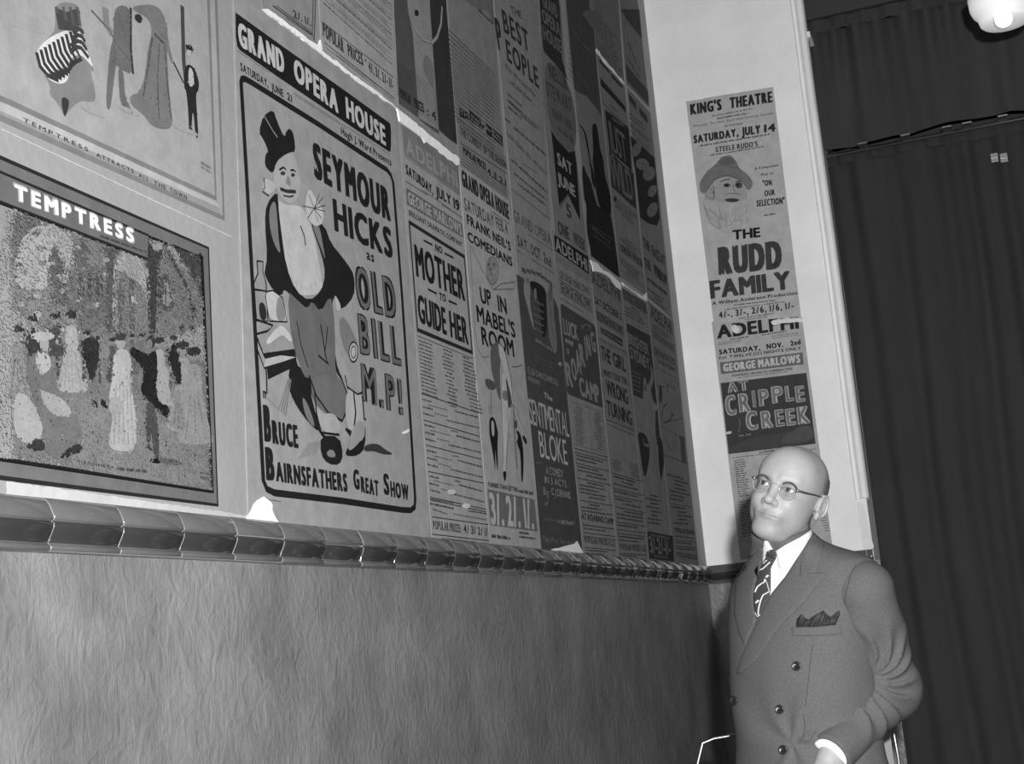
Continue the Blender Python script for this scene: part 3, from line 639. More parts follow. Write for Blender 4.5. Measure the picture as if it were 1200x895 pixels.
# bottle, glass, books, cloth on the table
p.smooth([(143, 128), (178, 130), (176, 190), (192, 262), (205, 480), (140, 480), (128, 300), (124, 250), (148, 200)], 0.50); p.line([(143, 130), (178, 134), (176, 190), (196, 262), (205, 480), (140, 480), (124, 260), (148, 200), (143, 130)], 3.5, BK); p.smooth([(150, 370), (190, 375), (202, 475), (160, 478)], 0.15); p.poly([(128, 290), (192, 300), (194, 310), (128, 304)], BK)
p.smooth([(190, 310), (230, 300), (290, 340), (310, 400), (318, 480), (250, 485), (205, 455)], 0.64); p.smooth([(260, 330), (300, 350), (316, 480), (250, 480)], 0.46); p.line([(190, 310), (235, 302), (292, 345), (318, 485), (215, 480), (190, 330)], 3, BK)
p.smooth([(135, 560), (230, 500), (320, 520), (355, 640), (180, 675)], 0.50); p.smooth([(190, 600), (270, 500), (310, 520), (355, 600), (330, 600), (290, 550), (210, 620)], 0.66)
p.line([(135, 470), (235, 505), (200, 540), (140, 555)], 4, BK); p.line([(135, 560), (180, 675), (362, 650)], 5, BK); p.smooth([(180, 680), (365, 655), (372, 700), (210, 740)], BK, 0); p.smooth([(190, 700), (280, 680), (370, 690), (180, 755)], 0.6, 0)
p.line([(145, 650), (185, 755), (370, 700)], 4, BK); p.smooth([(200, 750), (370, 705), (420, 870), (460, 1000), (380, 900), (330, 760), (205, 820)], BK, 0); p.smooth([(205, 830), (330, 770), (270, 1000), (195, 920)], 0.52, 0); p.line([(195, 760), (200, 900), (180, 890)], 4, BK)
p.z(*Z7)
p.smooth([(290, 30), (400, 0), (415, 60), (410, 140), (450, 230), (455, 300), (400, 250), (340, 170), (300, 90)], BK, 1); p.smooth([(360, 100), (400, 160), (440, 290), (380, 220)], 0.4)
p.smooth([(400, 0), (560, 0), (600, 90), (600, 220), (560, 235), (480, 205), (430, 90)], 0.38); p.line([(400, 0), (440, 110), (500, 195), (575, 240), (600, 180), (598, 90), (565, 0)], 5, BK)
p.smooth([(430, 150), (470, 205), (525, 195), (560, 240), (560, 310), (470, 300), (440, 200)], 0.58); p.line([(430, 90), (440, 200), (465, 300), (560, 312)], 4.5, BK)
p.smooth([(595, 60), (650, 90), (680, 110), (690, 240), (650, 310), (590, 270)], 0.60); p.line([(590, 0), (600, 60), (655, 100), (680, 90)], 4, BK); p.line([(635, 90), (645, 200), (635, 290)], 6, BK); p.line([(680, 110), (690, 230), (700, 230)], 6, BK)
p.smooth([(460, 315), (560, 320), (580, 420), (560, 470), (500, 465), (462, 415)], BK, 1); p.smooth([(490, 400), (525, 385), (545, 430), (500, 430)], 0.45)
p.smooth([(575, 265), (640, 300), (620, 360), (590, 400), (600, 425), (660, 420), (695, 380), (698, 240), (690, 340), (640, 350)], BK, 1); p.smooth([(640, 240), (690, 240), (690, 320), (620, 400), (600, 380)], 0.52)
p.smooth([(690, 365), (760, 355), (800, 390), (850, 415), (790, 415), (740, 395), (690, 400)], 0.2)
for k in range(7): p.line([(350 + 14 * k, 435 - 4 * k), (400 + 10 * k, 355 - 2 * k)], 2, 0.42)
for k in range(4): p.line([(240 + 12 * k, 180 + 10 * k), (290 + 5 * k, 20)], 2.5, 0.4)
p.z(0, 0, 1).painterly([(298, 130), (414, 130), (425, 560), (300, 480)], 0, 3, .02).z(*Z7)
p.smooth([(885, 300), (915, 285), (930, 280), (925, 300), (890, 310)], 0.82)
p.done()

# ---- lower row, left to right
ZA = (450, 130, 5.965); ZB = (450, 270, 5.595); ZC = (450, 420, 5.968); ZD = (450, 540, 5.217)
ZE = (590, 250, 6.885); ZF = (600, 370, 8.13); ZG = (600, 460, 4.475); ZH = (660, 260, 6.393); ZI = (680, 380, 6.393); ZJ = (680, 510, 4.71)
p = Poster('L', [(466, 148), (534, 196), (573.5, 638), (506, 633)], 'sheet with a boxed heading containing the word MOTHER', 0.55, 0.003, group=G1)
p.z(*ZA).poly([(118, 92), (270, 190), (518, 385), (525, 585), (138, 305)], 0.43)
p.t('ADELPHI', 150, 300, 512, 540, 118, 0.52, 'x', 0.1); p.t('SATURDAY,', 150, 440, 340, 590, 70, BK, 'o', 0.06); p.t('JULY', 360, 595, 466, 662, 72, BK, 'o', 0.06); p.t('19', 484, 680, 526, 707, 76, BK, 'o', 0.06)
p.scr(140, 320, 520, 590, 8, 0.3); p.scr(250, 550, 460, 690, 9, 0.25); p.rule(145, 490, 300, 590, 2); p.rule(400, 655, 540, 745, 2)
p.poly([(150, 538), (542, 790), (548, 885), (155, 655)], 0.36).t('GEORGE MARLOWS', 166, 645, 540, 872, 84, 0.58, 'x', 0.08)
p.z(0, 0, 1).t('BRILLIANT DRAMATIC COMPANY', 478.5, 252, 541, 290, 6.4, 0.2, 'x', 0.08)
p.line([(478.6, 260.5), (543.2, 301), (552.3, 413), (488.3, 386.5)], 12, 0.15, True)
p.z(*ZB).t('NO', 333, 135, 379, 157, 46, BK, 'o'); p.t('TO', 360, 456, 403, 472, 50, BK, 'o'); p.rule(255, 66, 312, 96, 5, BK); p.rule(392, 150, 450, 181, 5, BK); p.rule(283, 386, 340, 415, 5, BK); p.rule(418, 462, 472, 486, 5, BK)
p.t('MOTHER', 206, 300, 528, 466, 212, BK, 'x', 0.05); p.t('GUIDE', 222, 600, 408, 690, 186, BK, 'x', 0.05); p.t('HER', 432, 700, 550, 752, 176, BK, 'x', 0.05)
p.rule(212, 690, 578, 840, 1.5)
p.z(0, 0, 1).block((489, 396), (553, 420), (566, 487), (494, 462), 15, 0.2, 0.5, ((0, .28), (.4, .62), (.74, 1)), 0.3)
p.z(*ZC)
for a, b, c, d in ((255, 245, 650, 380), (270, 430, 662, 545), (285, 605, 675, 705), (300, 790, 690, 872)): p.rule(a, b, c, d, 2.2, 0.2)
for k in range(4):
    p.scr(262 + 15 * k, 292 + 178 * k, 330 + 15 * k, 310 + 178 * k, 14, 0.16); p.scr(450 + 12 * k, 335 + 175 * k, 500 + 12 * k, 345 + 175 * k, 12, 0.25)
    p.scr(265 + 15 * k, 345 + 178 * k, 335 + 15 * k, 362 + 178 * k, 14, 0.16); p.scr(490 + 10 * k, 375 + 172 * k, 655 + 10 * k, 420 + 172 * k, 15, 0.2)
    p.scr(268 + 15 * k, 390 + 178 * k, 340 + 15 * k, 410 + 178 * k, 14, 0.16); p.scr(430 + 14 * k, 437 + 172 * k, 662 + 10 * k, 492 + 172 * k, 14, 0.25)
    p.scr(300 + 14 * k, 330 + 176 * k, 440 + 14 * k, 365 + 176 * k, 9, 0.3); p.scr(350 + 14 * k, 388 + 176 * k, 440 + 14 * k, 412 + 176 * k, 9, 0.3)
p.z(*ZD)
for a, b, c, d in ((275, 222, 618, 296), (277, 238, 620, 312), (285, 342, 632, 390), (287, 448, 636, 488)): p.rule(a, b, c, d, 2.2, 0.2)
p.scr(275, 235, 420, 262, 7, 0.25); p.scr(275, 268, 420, 298, 15, 0.18); p.scr(510, 310, 625, 330, 13, 0.18); p.scr(290, 300, 380, 330, 12, 0.3); p.scr(420, 330, 620, 365, 12, 0.35)
p.t('POPULAR PRICES:', 295, 418, 466, 440, 54, 0.28, 'x', 0.06); p.t('4/ 3/ 2/ 1/', 482, 440, 630, 460, 50, 0.2, 'x', 0.1); p.scr(350, 478, 560, 500, 9, 0.25)
for x, y, r in ((405, 190, 26), (495, 275, 26)): p.ell(x, y, r, r * .6, 0.72)
p.done()

p = Poster('L', [(537, 194), (596, 236), (633.5, 644), (573.5, 638)], 'pale sheet of long stockinged legs above a dark price box', 0.58, 0.0036, group=G1)
p.z(*ZA).t('GRAND OPERA HOUSE', 543, 525, 872, 765, 118, 0.16, 'o', 0.05); p.t('SATURDAY FEB.4', 560, 692, 862, 868, 86, 0.28, 'b', 0.08); p.rule(750, 705, 870, 790, 2)
p.z(0, 0, 1).t("FRANK NEIL'S", 546.6, 262.5, 598, 295, 11.6, BK, 'o', 0.08)
p.z(*ZB).t('COMEDIANS', 546, 70, 838, 240, 66, BK, 'o', 0.07)
p.line([(560, 95), (620, 220), (700, 370), (712, 388)], 2, 0.3); p.line([(560, 95), (570, 300), (585, 560), (605, 770), (645, 835), (685, 825)], 2, 0.35); p.line([(712, 388), (765, 350), (852, 338), (845, 385), (715, 388)], 2, 0.25)
p.ell(706, 265, 40, 92, 0.50); p.line([(706 + 40 * math.cos(a / 3), 265 + 92 * math.sin(a / 3)) for a in range(19)], 1.6, 0.2, True)
for k in range(5): p.ell(680 + 12 * k, 225 + 30 * (k % 3), 7, 12, 0.32); p.ell(690 + 10 * k, 310 - 14 * k, 6, 9, 0.58)
p.t('UP', 630, 475, 702, 500, 106, BK, 'x', 0.06); p.t('IN', 745, 530, 803, 552, 106, BK, 'x', 0.1); p.t("MABEL'S", 606, 598, 858, 708, 110, BK, 'x', 0.05); p.t('ROOM', 638, 748, 850, 832, 118, BK, 'x', 0.05)
p.z(*ZC)
p.smooth([(735, -90), (790, -120), (820, -60), (800, 60), (812, 300), (800, 290), (760, 150), (740, 60)], 0.34)
p.smooth([(790, -120), (830, -80), (880, 150), (895, 300), (980, 540), (995, 600), (975, 590), (935, 470), (870, 240), (820, 90), (800, -20)], 0.66)
p.line([(795, -110), (835, -70), (880, 120), (895, 290), (990, 590)], 3, 0.15); p.line([(800, -20), (830, 110), (870, 250), (930, 450), (975, 580)], 2, 0.2); p.smooth([(955, 535), (985, 550), (996, 605), (975, 590)], BK)
p.smooth([(808, 90), (860, 120), (885, 300), (860, 500), (845, 700), (848, 850), (835, 862), (822, 800), (825, 600), (815, 300)], 0.67)
p.line([(815, 100), (815, 320), (826, 600), (822, 800)], 2, 0.2); p.line([(850, 130), (890, 330), (862, 350), (862, 520), (845, 780)], 2.2, 0.2); p.smooth([(820, 790), (850, 785), (845, 850), (836, 865)], BK); p.smooth([(820, 220), (860, 230), (858, 300), (818, 290)], 0.45)
p.smooth([(840, 110), (880, 250), (888, 320), (860, 360), (855, 250)], 0.28); p.line([(885, 60), (930, 58), (960, 45)], 2, 0.2); p.line([(900, 330), (905, 520), (925, 780)], 8, 0.4)
p.smooth([(695, 150), (720, 138), (770, 170), (775, 215), (745, 225), (710, 205)], 0.30); p.line([(740, 225), (745, 400)], 3.5, 0.3)
p.ell(735, 360, 15, 28, 0.52); p.smooth([(728, 410), (765, 410), (792, 520), (785, 580), (790, 830), (775, 700), (768, 610), (772, 820), (760, 700), (740, 590), (728, 520)], BK); p.smooth([(740, 430), (762, 440), (765, 550), (745, 540)], 0.6)
p.ell(912, 462, 13, 30, 0.3); p.smooth([(915, 495), (945, 520), (970, 640), (965, 860), (952, 870), (948, 660), (920, 590)], BK); p.smooth([(918, 510), (928, 540), (925, 580), (915, 560)], 0.6)
p.z(*ZD).t('FUNNIER THAN GETTING', 632, 158, 815, 192, 30, 0.22, 'x', 0.06); p.scr(820, 195, 905, 212, 26, 0.22)
p.poly([(625, 172), (912, 237), (932, 432), (645, 392)], 0.38)
p.t('3/.', 648, 388, 730, 398, 195, 0.64, 'x', 0.06); p.t('2/.', 750, 400, 830, 408, 188, 0.64, 'x', 0.06); p.t('1/.', 855, 410, 912, 420, 180, 0.64, 'x', 0.06)
p.scr(650, 470, 765, 484, 26, 0.18); p.scr(818, 445, 880, 452, 16, 0.2); p.scr(818, 470, 920, 482, 16, 0.2)
p.done()

p = Poster('L', [(598, 223), (643.5, 257), (654.5, 357), (683, 652), (633.5, 645)], 'dark sheet lettered BLOKE in pale tall capitals', 0.50, 0.003, group=G1)
p.z(*ZE).t('GRAND OPERA', 80, 62, 385, 262, 96, 0.37, 'x', 0.05); p.t('SAT.', 112, 262, 200, 320, 88, 0.26, 'x'); p.t('OCT.', 220, 330, 305, 385, 88, 0.26, 'x'); p.t('2nd', 322, 395, 382, 440, 84, 0.26, 'x')
p.rule(190, 170, 400, 300, 2, 0.3); p.scr(100, 300, 165, 340, 12, 0.3); p.scr(220, 375, 400, 490, 12, 0.3)
for k in range(7): p.scr(145 + 38 * k, 470 + 20 * k - 34 * math.sin(k / 2), 178 + 38 * k, 494 + 20 * k - 34 * math.sin(k / 2), 42, 0.2)
p.z(0, 0, 1).poly([(604.8, 321), (612, 326), (617, 331), (630, 336), (640, 347), (649, 350), (653.5, 362), (682.5, 649), (634, 643)], 0.27)
p.z(*ZE)
p.smooth([(165, 505), (200, 520), (215, 640), (205, 700), (235, 890), (250, 960), (225, 900), (175, 700), (155, 620)], 0.5); p.ell(190, 545, 16, 26, 0.42)
p.smooth([(205, 530), (330, 590), (345, 700), (345, 1000), (300, 1000), (290, 700), (215, 600)], 0.15); p.smooth([(240, 600), (262, 610), (262, 700), (245, 690)], 0.46); p.smooth([(335, 620), (395, 650), (400, 800), (440, 1140), (370, 1080), (345, 800)], 0.42)
for k in range(5): p.line([(235, 700 + 55 * k), (320, 745 + 55 * k)], 4, 0.38)
p.smooth([(360, 560), (395, 590), (385, 720), (360, 730)], 0.36); p.line([(375, 740), (380, 900), (400, 1000)], 3, 0.15)
p.z(*ZF).scr(220, 245, 410, 365, 36, 0.46); p.scr(205, 380, 400, 470, 9, 0.38); p.scr(215, 420, 400, 510, 9, 0.38)
p.t('E.J.& DAN CARROLL', 148, 545, 436, 668, 60, 0.52, 'r', 0.1); p.t('PRESENT', 150, 615, 262, 662, 40, 0.5, 'r', 0.06); p.t('The', 300, 780, 380, 820, 55, 0.62, 'b', 0.08); p.smooth([(428, 445), (465, 440), (468, 480), (440, 475)], 0.55)
p.z(*ZG).t('SENTIMENTAL', 92, 165, 298, 236, 136, 0.62, 'r', 0.03); p.t('BLOKE', 145, 338, 290, 382, 138, 0.64, 'r', 0.06)
p.t('A COMEDY', 175, 428, 268, 447, 42, 0.55, 'r', 0.08); p.t('IN 3 ACTS', 168, 474, 284, 500, 38, 0.55, 'r', 0.08); p.t('By', 162, 535, 190, 542, 40, 0.5, 'r'); p.line([(186, 540), (186, 570), (172, 590), (166, 575)], 2.5, 0.5); p.t('C.J.DENNIS', 204, 535, 304, 557, 36, 0.57, 'r', 0.08)
p.scr(165, 668, 235, 680, 15, 0.36); p.scr(240, 688, 325, 698, 26, 0.48); p.t('The Play for the P', 156, 780, 332, 806, 30, 0.42, 'r', 0.08)
p.rule(100, 372, 150, 366, 1.5, 0.45)
p.done()

def strip(p, q, ink, text, tink, pad=0.12, w='x', gap=0.08, frame=None):
    """lettered band between four corner pixels TL, TR, BR, BL"""
    if ink is not None: p.poly(q, ink)
    if frame: p.line(q, frame[0], frame[1], True)
    TL, TR, BR, BL = q
    f = lambda a, b, c, d, u, v: ((a[0] * (1 - u) + b[0] * u) * (1 - v) + (d[0] * (1 - u) + c[0] * u) * v, (a[1] * (1 - u) + b[1] * u) * (1 - v) + (d[1] * (1 - u) + c[1] * u) * v)
    a = f(TL, TR, BR, BL, 0.03, 1 - pad); b = f(TL, TR, BR, BL, 0.97, 1 - pad); h = (BL[1] - TL[1]) * (1 - 2 * pad)
    p.t(text, a[0], a[1], b[0], b[1], h, tink, w, gap)
def rows(p, TL, TR, BR, BL, n, ink=0.2, thick=(), fill=.55):
    """n rows of small print with rules between some of them"""
    for i in range(n):
        g = (i + 0.85) / n; a = (TL[0] + (BL[0] - TL[0]) * g, TL[1] + (BL[1] - TL[1]) * g); b = (TR[0] + (BR[0] - TR[0]) * g, TR[1] + (BR[1] - TR[1]) * g)
        h = (BL[1] - TL[1]) / n * fill
        if i in thick: p.rule(a[0], a[1], b[0], b[1], 2.2, ink)
        else:
            u0 = p.rnd.choice([0.03, 0.03, 0.3]); u1 = p.rnd.uniform(0.6, 0.98); p.scr(a[0] + (b[0] - a[0]) * u0, a[1] + (b[1] - a[1]) * u0, a[0] + (b[0] - a[0]) * u1, a[1] + (b[1] - a[1]) * u1, h, ink)

p = Poster('L', [(645.5, 268), (689, 298), (723.8, 656), (683.4, 651)], 'sheet lettered CAMP in curving pale capitals on a dark panel', 0.50, 0.0026, group=G1)
p.z(*ZE)
strip(p, [(405, 170), (680, 350), (685, 492), (412, 300)], 0.14, 'ADELPHI', 0.55, 0.1, 'x')
for k in range(4): p.rule(418, 330 + 16 * k, 692, 505 + 16 * k, 1.4, 0.22)
strip(p, [(438, 450), (694, 600), (698, 672), (442, 520)], None, 'GEORGE MARLOWS', 0.30, 0.05)
strip(p, [(445, 532), (712, 715), (714, 800), (452, 632)], None, 'GEORGE MARLOWS', 0.26, 0.12, frame=(2.5, 0.14))
p.scr(455, 690, 640, 800, 12, 0.24)
p.z(0, 0, 1).poly([(656, 357), (658, 356), (695, 380), (697, 384), (706, 478), (665.5, 462), (663.5, 458)], 0.27)
p.z(*ZF).t('LUCK', 492, 176, 630, 240, 150, 0.5, 'x', 0.06); p.t('OF', 518, 360, 545, 374, 52, 0.48, 'x'); p.poly([(500, 215), (580, 250), (572, 300), (545, 270), (500, 250)], 0.46)
for c, x, y, x2, h in (('R', 520, 665, 578, 225), ('O', 572, 610, 618, 210), ('A', 615, 545, 660, 225), ('R', 650, 480, 697, 215), ('I', 704, 415, 716, 215), ('N', 718, 380, 752, 200), ('G', 758, 340, 798, 190)): p.t(c, x, y, x2, y + (x2 - x) * .32, h, 0.50, 'x')
p.t('CAMP', 645, 760, 832, 838, 178, 0.52, 'x', 0.06); p.ell(700, 110, 45, 30, 0.40); p.ell(700, 115, 34, 22, 0.27)
p.z(*ZG).line([(307, 48), (475, 102), (497, 322), (325, 270)], 1.2, 0.25, True); p.line([(398, 80), (418, 300)], 1.2, 0.3)
p.block((312, 60), (472, 108), (492, 312), (326, 262), 17, 0.25, 0.5, ((0.02, .34), (.66, .98)), 0.3)
rows(p, (322, 275), (500, 325), (530, 650), (358, 625), 18, 0.22, (0, 1, 4, 8, 14))
p.t('AT ROARING CAMP', 362, 664, 530, 692, 34, 0.15, 'x', 0.06)
rows(p, (362, 680), (534, 705), (540, 775), (372, 755), 4, 0.22, (2, 3))
p.t('POPULAR PRICES 4.3.2.1', 378, 786, 536, 806, 30, 0.26, 'x', 0.06); rows(p, (375, 795), (538, 815), (540, 860), (380, 850), 3, 0.25, (0,))
p.done()

p = Poster('L', [(691, 303), (727.3, 334), (759.8, 659), (724.2, 656)], 'sheet with a framed block lettered WRONG TURNING', 0.47, 0.003, group=G1)
p.z(*ZH)
strip(p, [(198, 345), (424, 480), (434, 610), (208, 460)], 0.42, 'ADELPHI', 0.28, 0.08)
for k in range(4): p.rule(215, 480 + 20 * k, 436, 615 + 20 * k, 1.3, 0.24)
strip(p, [(222, 550), (437, 690), (440, 745), (228, 610)], None, 'SAT OCTOBER 2', BK, 0.03)
strip(p, [(236, 652), (445, 785), (452, 860), (245, 735)], 0.40, 'GEORGE MARLOWS', 0.22, 0.12)
p.z(*ZI); strip(p, [(148, 20), (312, 115), (315, 170), (152, 62)], 0.20, 'THE GREAT DRAMA', 0.45, 0.2)
p.line([(132, 105), (344, 214), (404, 800), (192, 712)], 3.2, 0.15, True); p.line([(146, 130), (334, 228), (390, 780), (206, 695)], 1.6, 0.2, True)
p.t('THE', 158, 268, 228, 305, 112, 0.2, 'x', 0.04); p.t('GIRL', 246, 312, 340, 360, 105, 0.2, 'x', 0.04); p.t('WHO TOOK THE', 170, 385, 348, 455, 52, 0.2, 'x'); p.t('WRONG', 196, 528, 358, 605, 118, 0.2, 'x', 0.03); p.t('TURNING', 200, 678, 386, 760, 112, 0.2, 'x', 0.03)
p.rule(205, 750, 405, 835, 2)
p.z(*ZJ); p.block((152, 120), (328, 160), (338, 245), (170, 185), 10, 0.24, 0.5, ((0.03, .4), (.6, .97)), 0.3)
rows(p, (170, 190), (338, 240), (362, 600), (205, 585), 19, 0.22, (0, 4, 6, 9, 13, 15, 16))
p.t('POPULAR PRICES 4.3.2.1', 218, 630, 362, 640, 34, 0.27, 'x', 0.06); rows(p, (212, 640), (364, 650), (366, 690), (214, 680), 3, 0.24, (0,))
p.done()

p = Poster('L', [(728, 337), (757.3, 354), (789.6, 661), (760.2, 659)], 'sheet of a dancer with raised arm on a dark ground', 0.46, 0.0026, group=G1)
p.z(*ZH)
strip(p, [(436, 490), (620, 610), (628, 700), (446, 580)], 0.38, 'ROYAL THEATRE', 0.24, 0.08)
rows(p, (446, 590), (632, 700), (636, 790), (456, 700), 4, 0.26)
p.z(*ZI); p.poly([(343, -5), (362, 0), (520, 90), (545, 330), (600, 900), (560, 900), (560, 600), (540, 560), (520, 470), (470, 560), (395, 530), (368, 250)], 0.24)
p.line([(345, 0), (520, 88), (545, 330)], 3, 0.16)
p.t('BRIGHTER', 360, 145, 512, 235, 85, 0.46, 'x', 0.04); p.t('SYDNEY', 376, 255, 518, 345, 92, 0.46, 'x', 0.05)
for k in range(5): p.scr(385, 355 + 32 * k, 450, 385 + 32 * k, 14, 0.4)
p.smooth([(470, 400), (486, 395), (495, 470), (530, 400), (520, 290), (538, 340), (548, 420), (520, 500), (528, 560), (535, 650), (520, 800), (510, 980), (470, 1000), (475, 700), (465, 540)], 0.47)
p.ell(482, 475, 12, 26, 0.36); p.smooth([(545, 600), (570, 590), (575, 650), (540, 640)], 0.5)
p.z(*ZJ)
p.smooth([(310, -20), (360, -10), (385, 80), (370, 180), (355, 240), (340, 190), (325, 60)], 0.2); p.smooth([(425, 0), (450, 20), (462, 150), (450, 220), (440, 280), (430, 150)], 0.2)
p.smooth([(395, -20), (420, 0), (420, 120), (470, 400), (480, 500), (440, 400), (400, 150)], 0.45); p.line([(405, 0), (415, 150), (440, 330)], 3, 0.3); p.line([(345, 20), (350, 50), (375, 60)], 10, 0.42)
rows(p, (355, 310), (440, 330), (455, 500), (370, 490), 8, 0.24)
p.poly([(368, 528), (508, 556), (515, 697), (378, 680)], 0.22); p.t('3/-2/-1/-', 384, 648, 500, 665, 92, 0.45, 'b', 0.04); p.scr(385, 555, 490, 575, 16, 0.4); p.scr(410, 672, 480, 682, 16, 0.4)
p.done()

p = Poster('L', [(757.8, 352), (788.5, 376), (818.8, 664), (790, 661)], 'dim sheet next to the corner with a large curling script word', 0.45, 0.003, group=G1)
p.z(*ZH); strip(p, [(640, 612), (808, 750), (818, 850), (650, 715)], None, 'ADELPHI', 0.24, 0.06, frame=(1.8, 0.25))
rows(p, (655, 740), (825, 870), (832, 910), (660, 800), 3, 0.26)
p.z(*ZI); strip(p, [(530, 40), (698, 160), (704, 210), (538, 90)], None, 'GEORGE MARLOWS', 0.28, 0.05, frame=(1.4, 0.27))
strip(p, [(545, 160), (712, 265), (716, 320), (550, 230)], 0.40, 'DRAMATIC', 0.28, 0.15); strip(p, [(565, 250), (716, 330), (718, 362), (570, 285)], None, 'THE GREAT DRAMA', 0.24, 0.05)
p.line([(560, 318), (732, 415), (790, 870), (600, 760)], 2, 0.2, True)
p.line([(650, 590), (615, 620), (605, 690), (625, 740), (665, 720), (690, 670)], 6, 0.26); p.line([(680, 600), (675, 680), (700, 680), (702, 590)], 4, 0.28); p.line([(725, 540), (720, 620), (745, 560), (740, 680)], 4, 0.28)
p.smooth([(585, 460), (610, 470), (605, 600), (590, 590)], 0.22); p.line([(580, 460), (620, 470)], 4, 0.2); p.line([(640, 730), (700, 720), (760, 700)], 3, 0.28)
for k in range(9): p.ell(600 + p.rnd.uniform(0, 110), 420 + p.rnd.uniform(0, 90), 5, 10, 0.34, 7)
p.z(*ZJ); p.line([(470, 20), (478, 60), (500, 85)], 5, 0.3); p.line([(505, 20), (510, 80), (530, 20), (532, 90)], 4, 0.3); p.poly([(545, 0), (570, 10), (582, 155), (560, 140)], 0.30)
p.rule(462, 108, 592, 160, 2.5, 0.2)
rows(p, (472, 200), (600, 240), (622, 500), (505, 490), 13, 0.27, (7,)); strip(p, [(512, 505), (628, 525), (630, 552), (516, 535)], None, 'POPULAR DRAMA', 0.2, 0.05)
rows(p, (516, 545), (632, 560), (642, 640), (525, 630), 5, 0.25, (1, 3)); strip(p, [(524, 640), (645, 655), (648, 690), (528, 672)], None, 'POPULAR PRICES 4.3.2.1', 0.30, 0.05)
p.done()

# ---- upper row, left to right
ZK = (350, 0, 5.267); ZL = (550, 0, 6.885); ZM = (550, 120, 6.393); ZN = (660, 130, 6.393); ZO = (640, 0, 6.393)
p = Poster('L', [(290, -60), (366, -60), (371, 52), (307, 10)], 'corner of a bordered sheet at the top edge above the black banner', 0.50, 0.003, group=G2)
p.z(*Z4).line([(262, 30), (474, 185), (480, 212), (492, -100)], 3, 0.2); p.line([(280, 30), (462, 165), (478, 195)], 2, 0.2); p.line([(478, -100), (470, 185)], 3, 0.22)
p.t('2/. 1/.', 372, 92, 465, 140, 40, 0.2, 'x'); p.rule(330, 92, 465, 185, 1.5)
p.done()
p = Poster('L', [(370, -60), (454, -60), (465.5, 126), (376, 58)], 'pale sheet with a long price line above the banner end', 0.56, 0.0034, group=G2)
p.z(*ZK)
for k in range(13):
    y = 120 - 30 * k + 300; p.rule(140, y - 405, 572, y - 20, 1.1, 0.28) if k % 3 else p.scr(150, y - 395, 570, y - 20, 12, 0.2)
    if k % 2: p.scr(200, y - 360, 540, y - 60, 10, 0.26)
p.rule(138, 135, 580, 478, 2, 0.18); p.rule(152, 262, 590, 612, 2, 0.18)
p.t('POPULAR', 145, 222, 274, 330, 88, 0.22, 'x', 0.06); p.t('PRICES', 300, 345, 395, 410, 76, 0.22, 'x', 0.06); p.t('-', 405, 392, 415, 398, 60, 0.22, 'x'); p.t('4/. 3/. 2/- 1/-', 428, 440, 582, 556, 62, 0.22, 'x', 0.12)
p.scr(230, 345, 560, 590, 7, 0.3); p.rule(160, 292, 590, 630, 1.2, 0.25)
p.done()
p = Poster('L', [(457.5, -60), (517, -60), (536.3, 187), (466.5, 126)], 'sheet of dark side bands with a pale ringed emblem', 0.50, 0.0026, group=G2)
p.z(*ZK); p.poly([(575, -300), (655, -300), (670, 60), (700, 200), (738, 730), (615, 640), (585, 60)], 0.30)
p.poly([(795, -300), (895, -300), (910, 60), (975, 893), (930, 862), (862, 800), (822, 260), (808, 60)], 0.20); p.poly([(738, 730), (862, 805), (862, 830), (740, 740)], 0.3)
p.line([(675, 40), (690, 110), (715, 180), (760, 245), (815, 270), (850, 230), (875, 150), (882, 40)], 9, 0.55); p.line([(672, 45), (690, 130), (720, 200), (765, 255), (820, 275)], 2, 0.2); p.smooth([(710, 60), (735, 62), (740, 95), (715, 105)], 0.15); p.smooth([(780, 320), (830, 400), (835, 560), (790, 500), (760, 400)], 0.42)
for k in range(13): p.rule(712, 455 + 18 * k, 852, 560 + 18 * k, 1.2, 0.26)
p.t('POPULAR', 622, 602, 690, 650, 60, 0.14, 'x', 0.05); p.t('PRICES', 712, 665, 772, 700, 60, 0.14, 'x', 0.05); p.t(': 4', 790, 715, 845, 750, 56, 0.16, 'x', 0.1)
for k in range(12): p.rule(600, 380 + 18 * k, 712, 460 + 18 * k, 1.2, 0.22)
for k in range(26): p.rule(838, 292 + 20 * k, 915 + k, 345 + 21 * k, 1.0, 0.26)
p.done()
p = Poster('L', [(519, -60), (572, -60), (594, 230), (537.5, 190)], 'closely printed sheet with black lettered bars and faded top picture', 0.47, 0.003, group=G2)
p.z(*ZL); p.poly([(-140, -200), (165, -200), (185, 195), (70, 80), (-140, -60)], 0.40); p.line([(70, 80), (187, 195), (175, -100)], 5, 0.2)
p.smooth([(90, 90), (130, 80), (165, 120), (165, 160), (120, 130)], 0.46)
for k in range(20): p.rule(-180 + k, 230 + 36 * k, 215 + 2 * k, 610 + 32 * k, 1.2, 0.25); p.scr(-170, 250 + 36 * k, 200, 612 + 32 * k, 12, 0.28)
p.z(*ZA); strip(p, [(520, -25), (605, 30), (610, 70), (525, 40)], 0.14, 'THE', 0.4, 0.2)
p.poly([(590, -10), (672, 70), (682, 132), (600, 72)], 0.16); p.poly([(705, 85), (745, 115), (755, 190), (712, 165)], 0.16); p.poly([(752, 118), (822, 180), (828, 250), (762, 200)], 0.16); p.ell(688, 110, 8, 12, 0.14)
for (a, b, c, d) in ((604, 40, 672, 100), (604, 66, 676, 128), (708, 125, 748, 160), (756, 150, 820, 212), (758, 180, 824, 240)): p.scr(a, b, c, d, 22, 0.44)
for k in range(4): p.rule(520, 50 + 18 * k, 848, 330 + 20 * k, 1.4, 0.2)
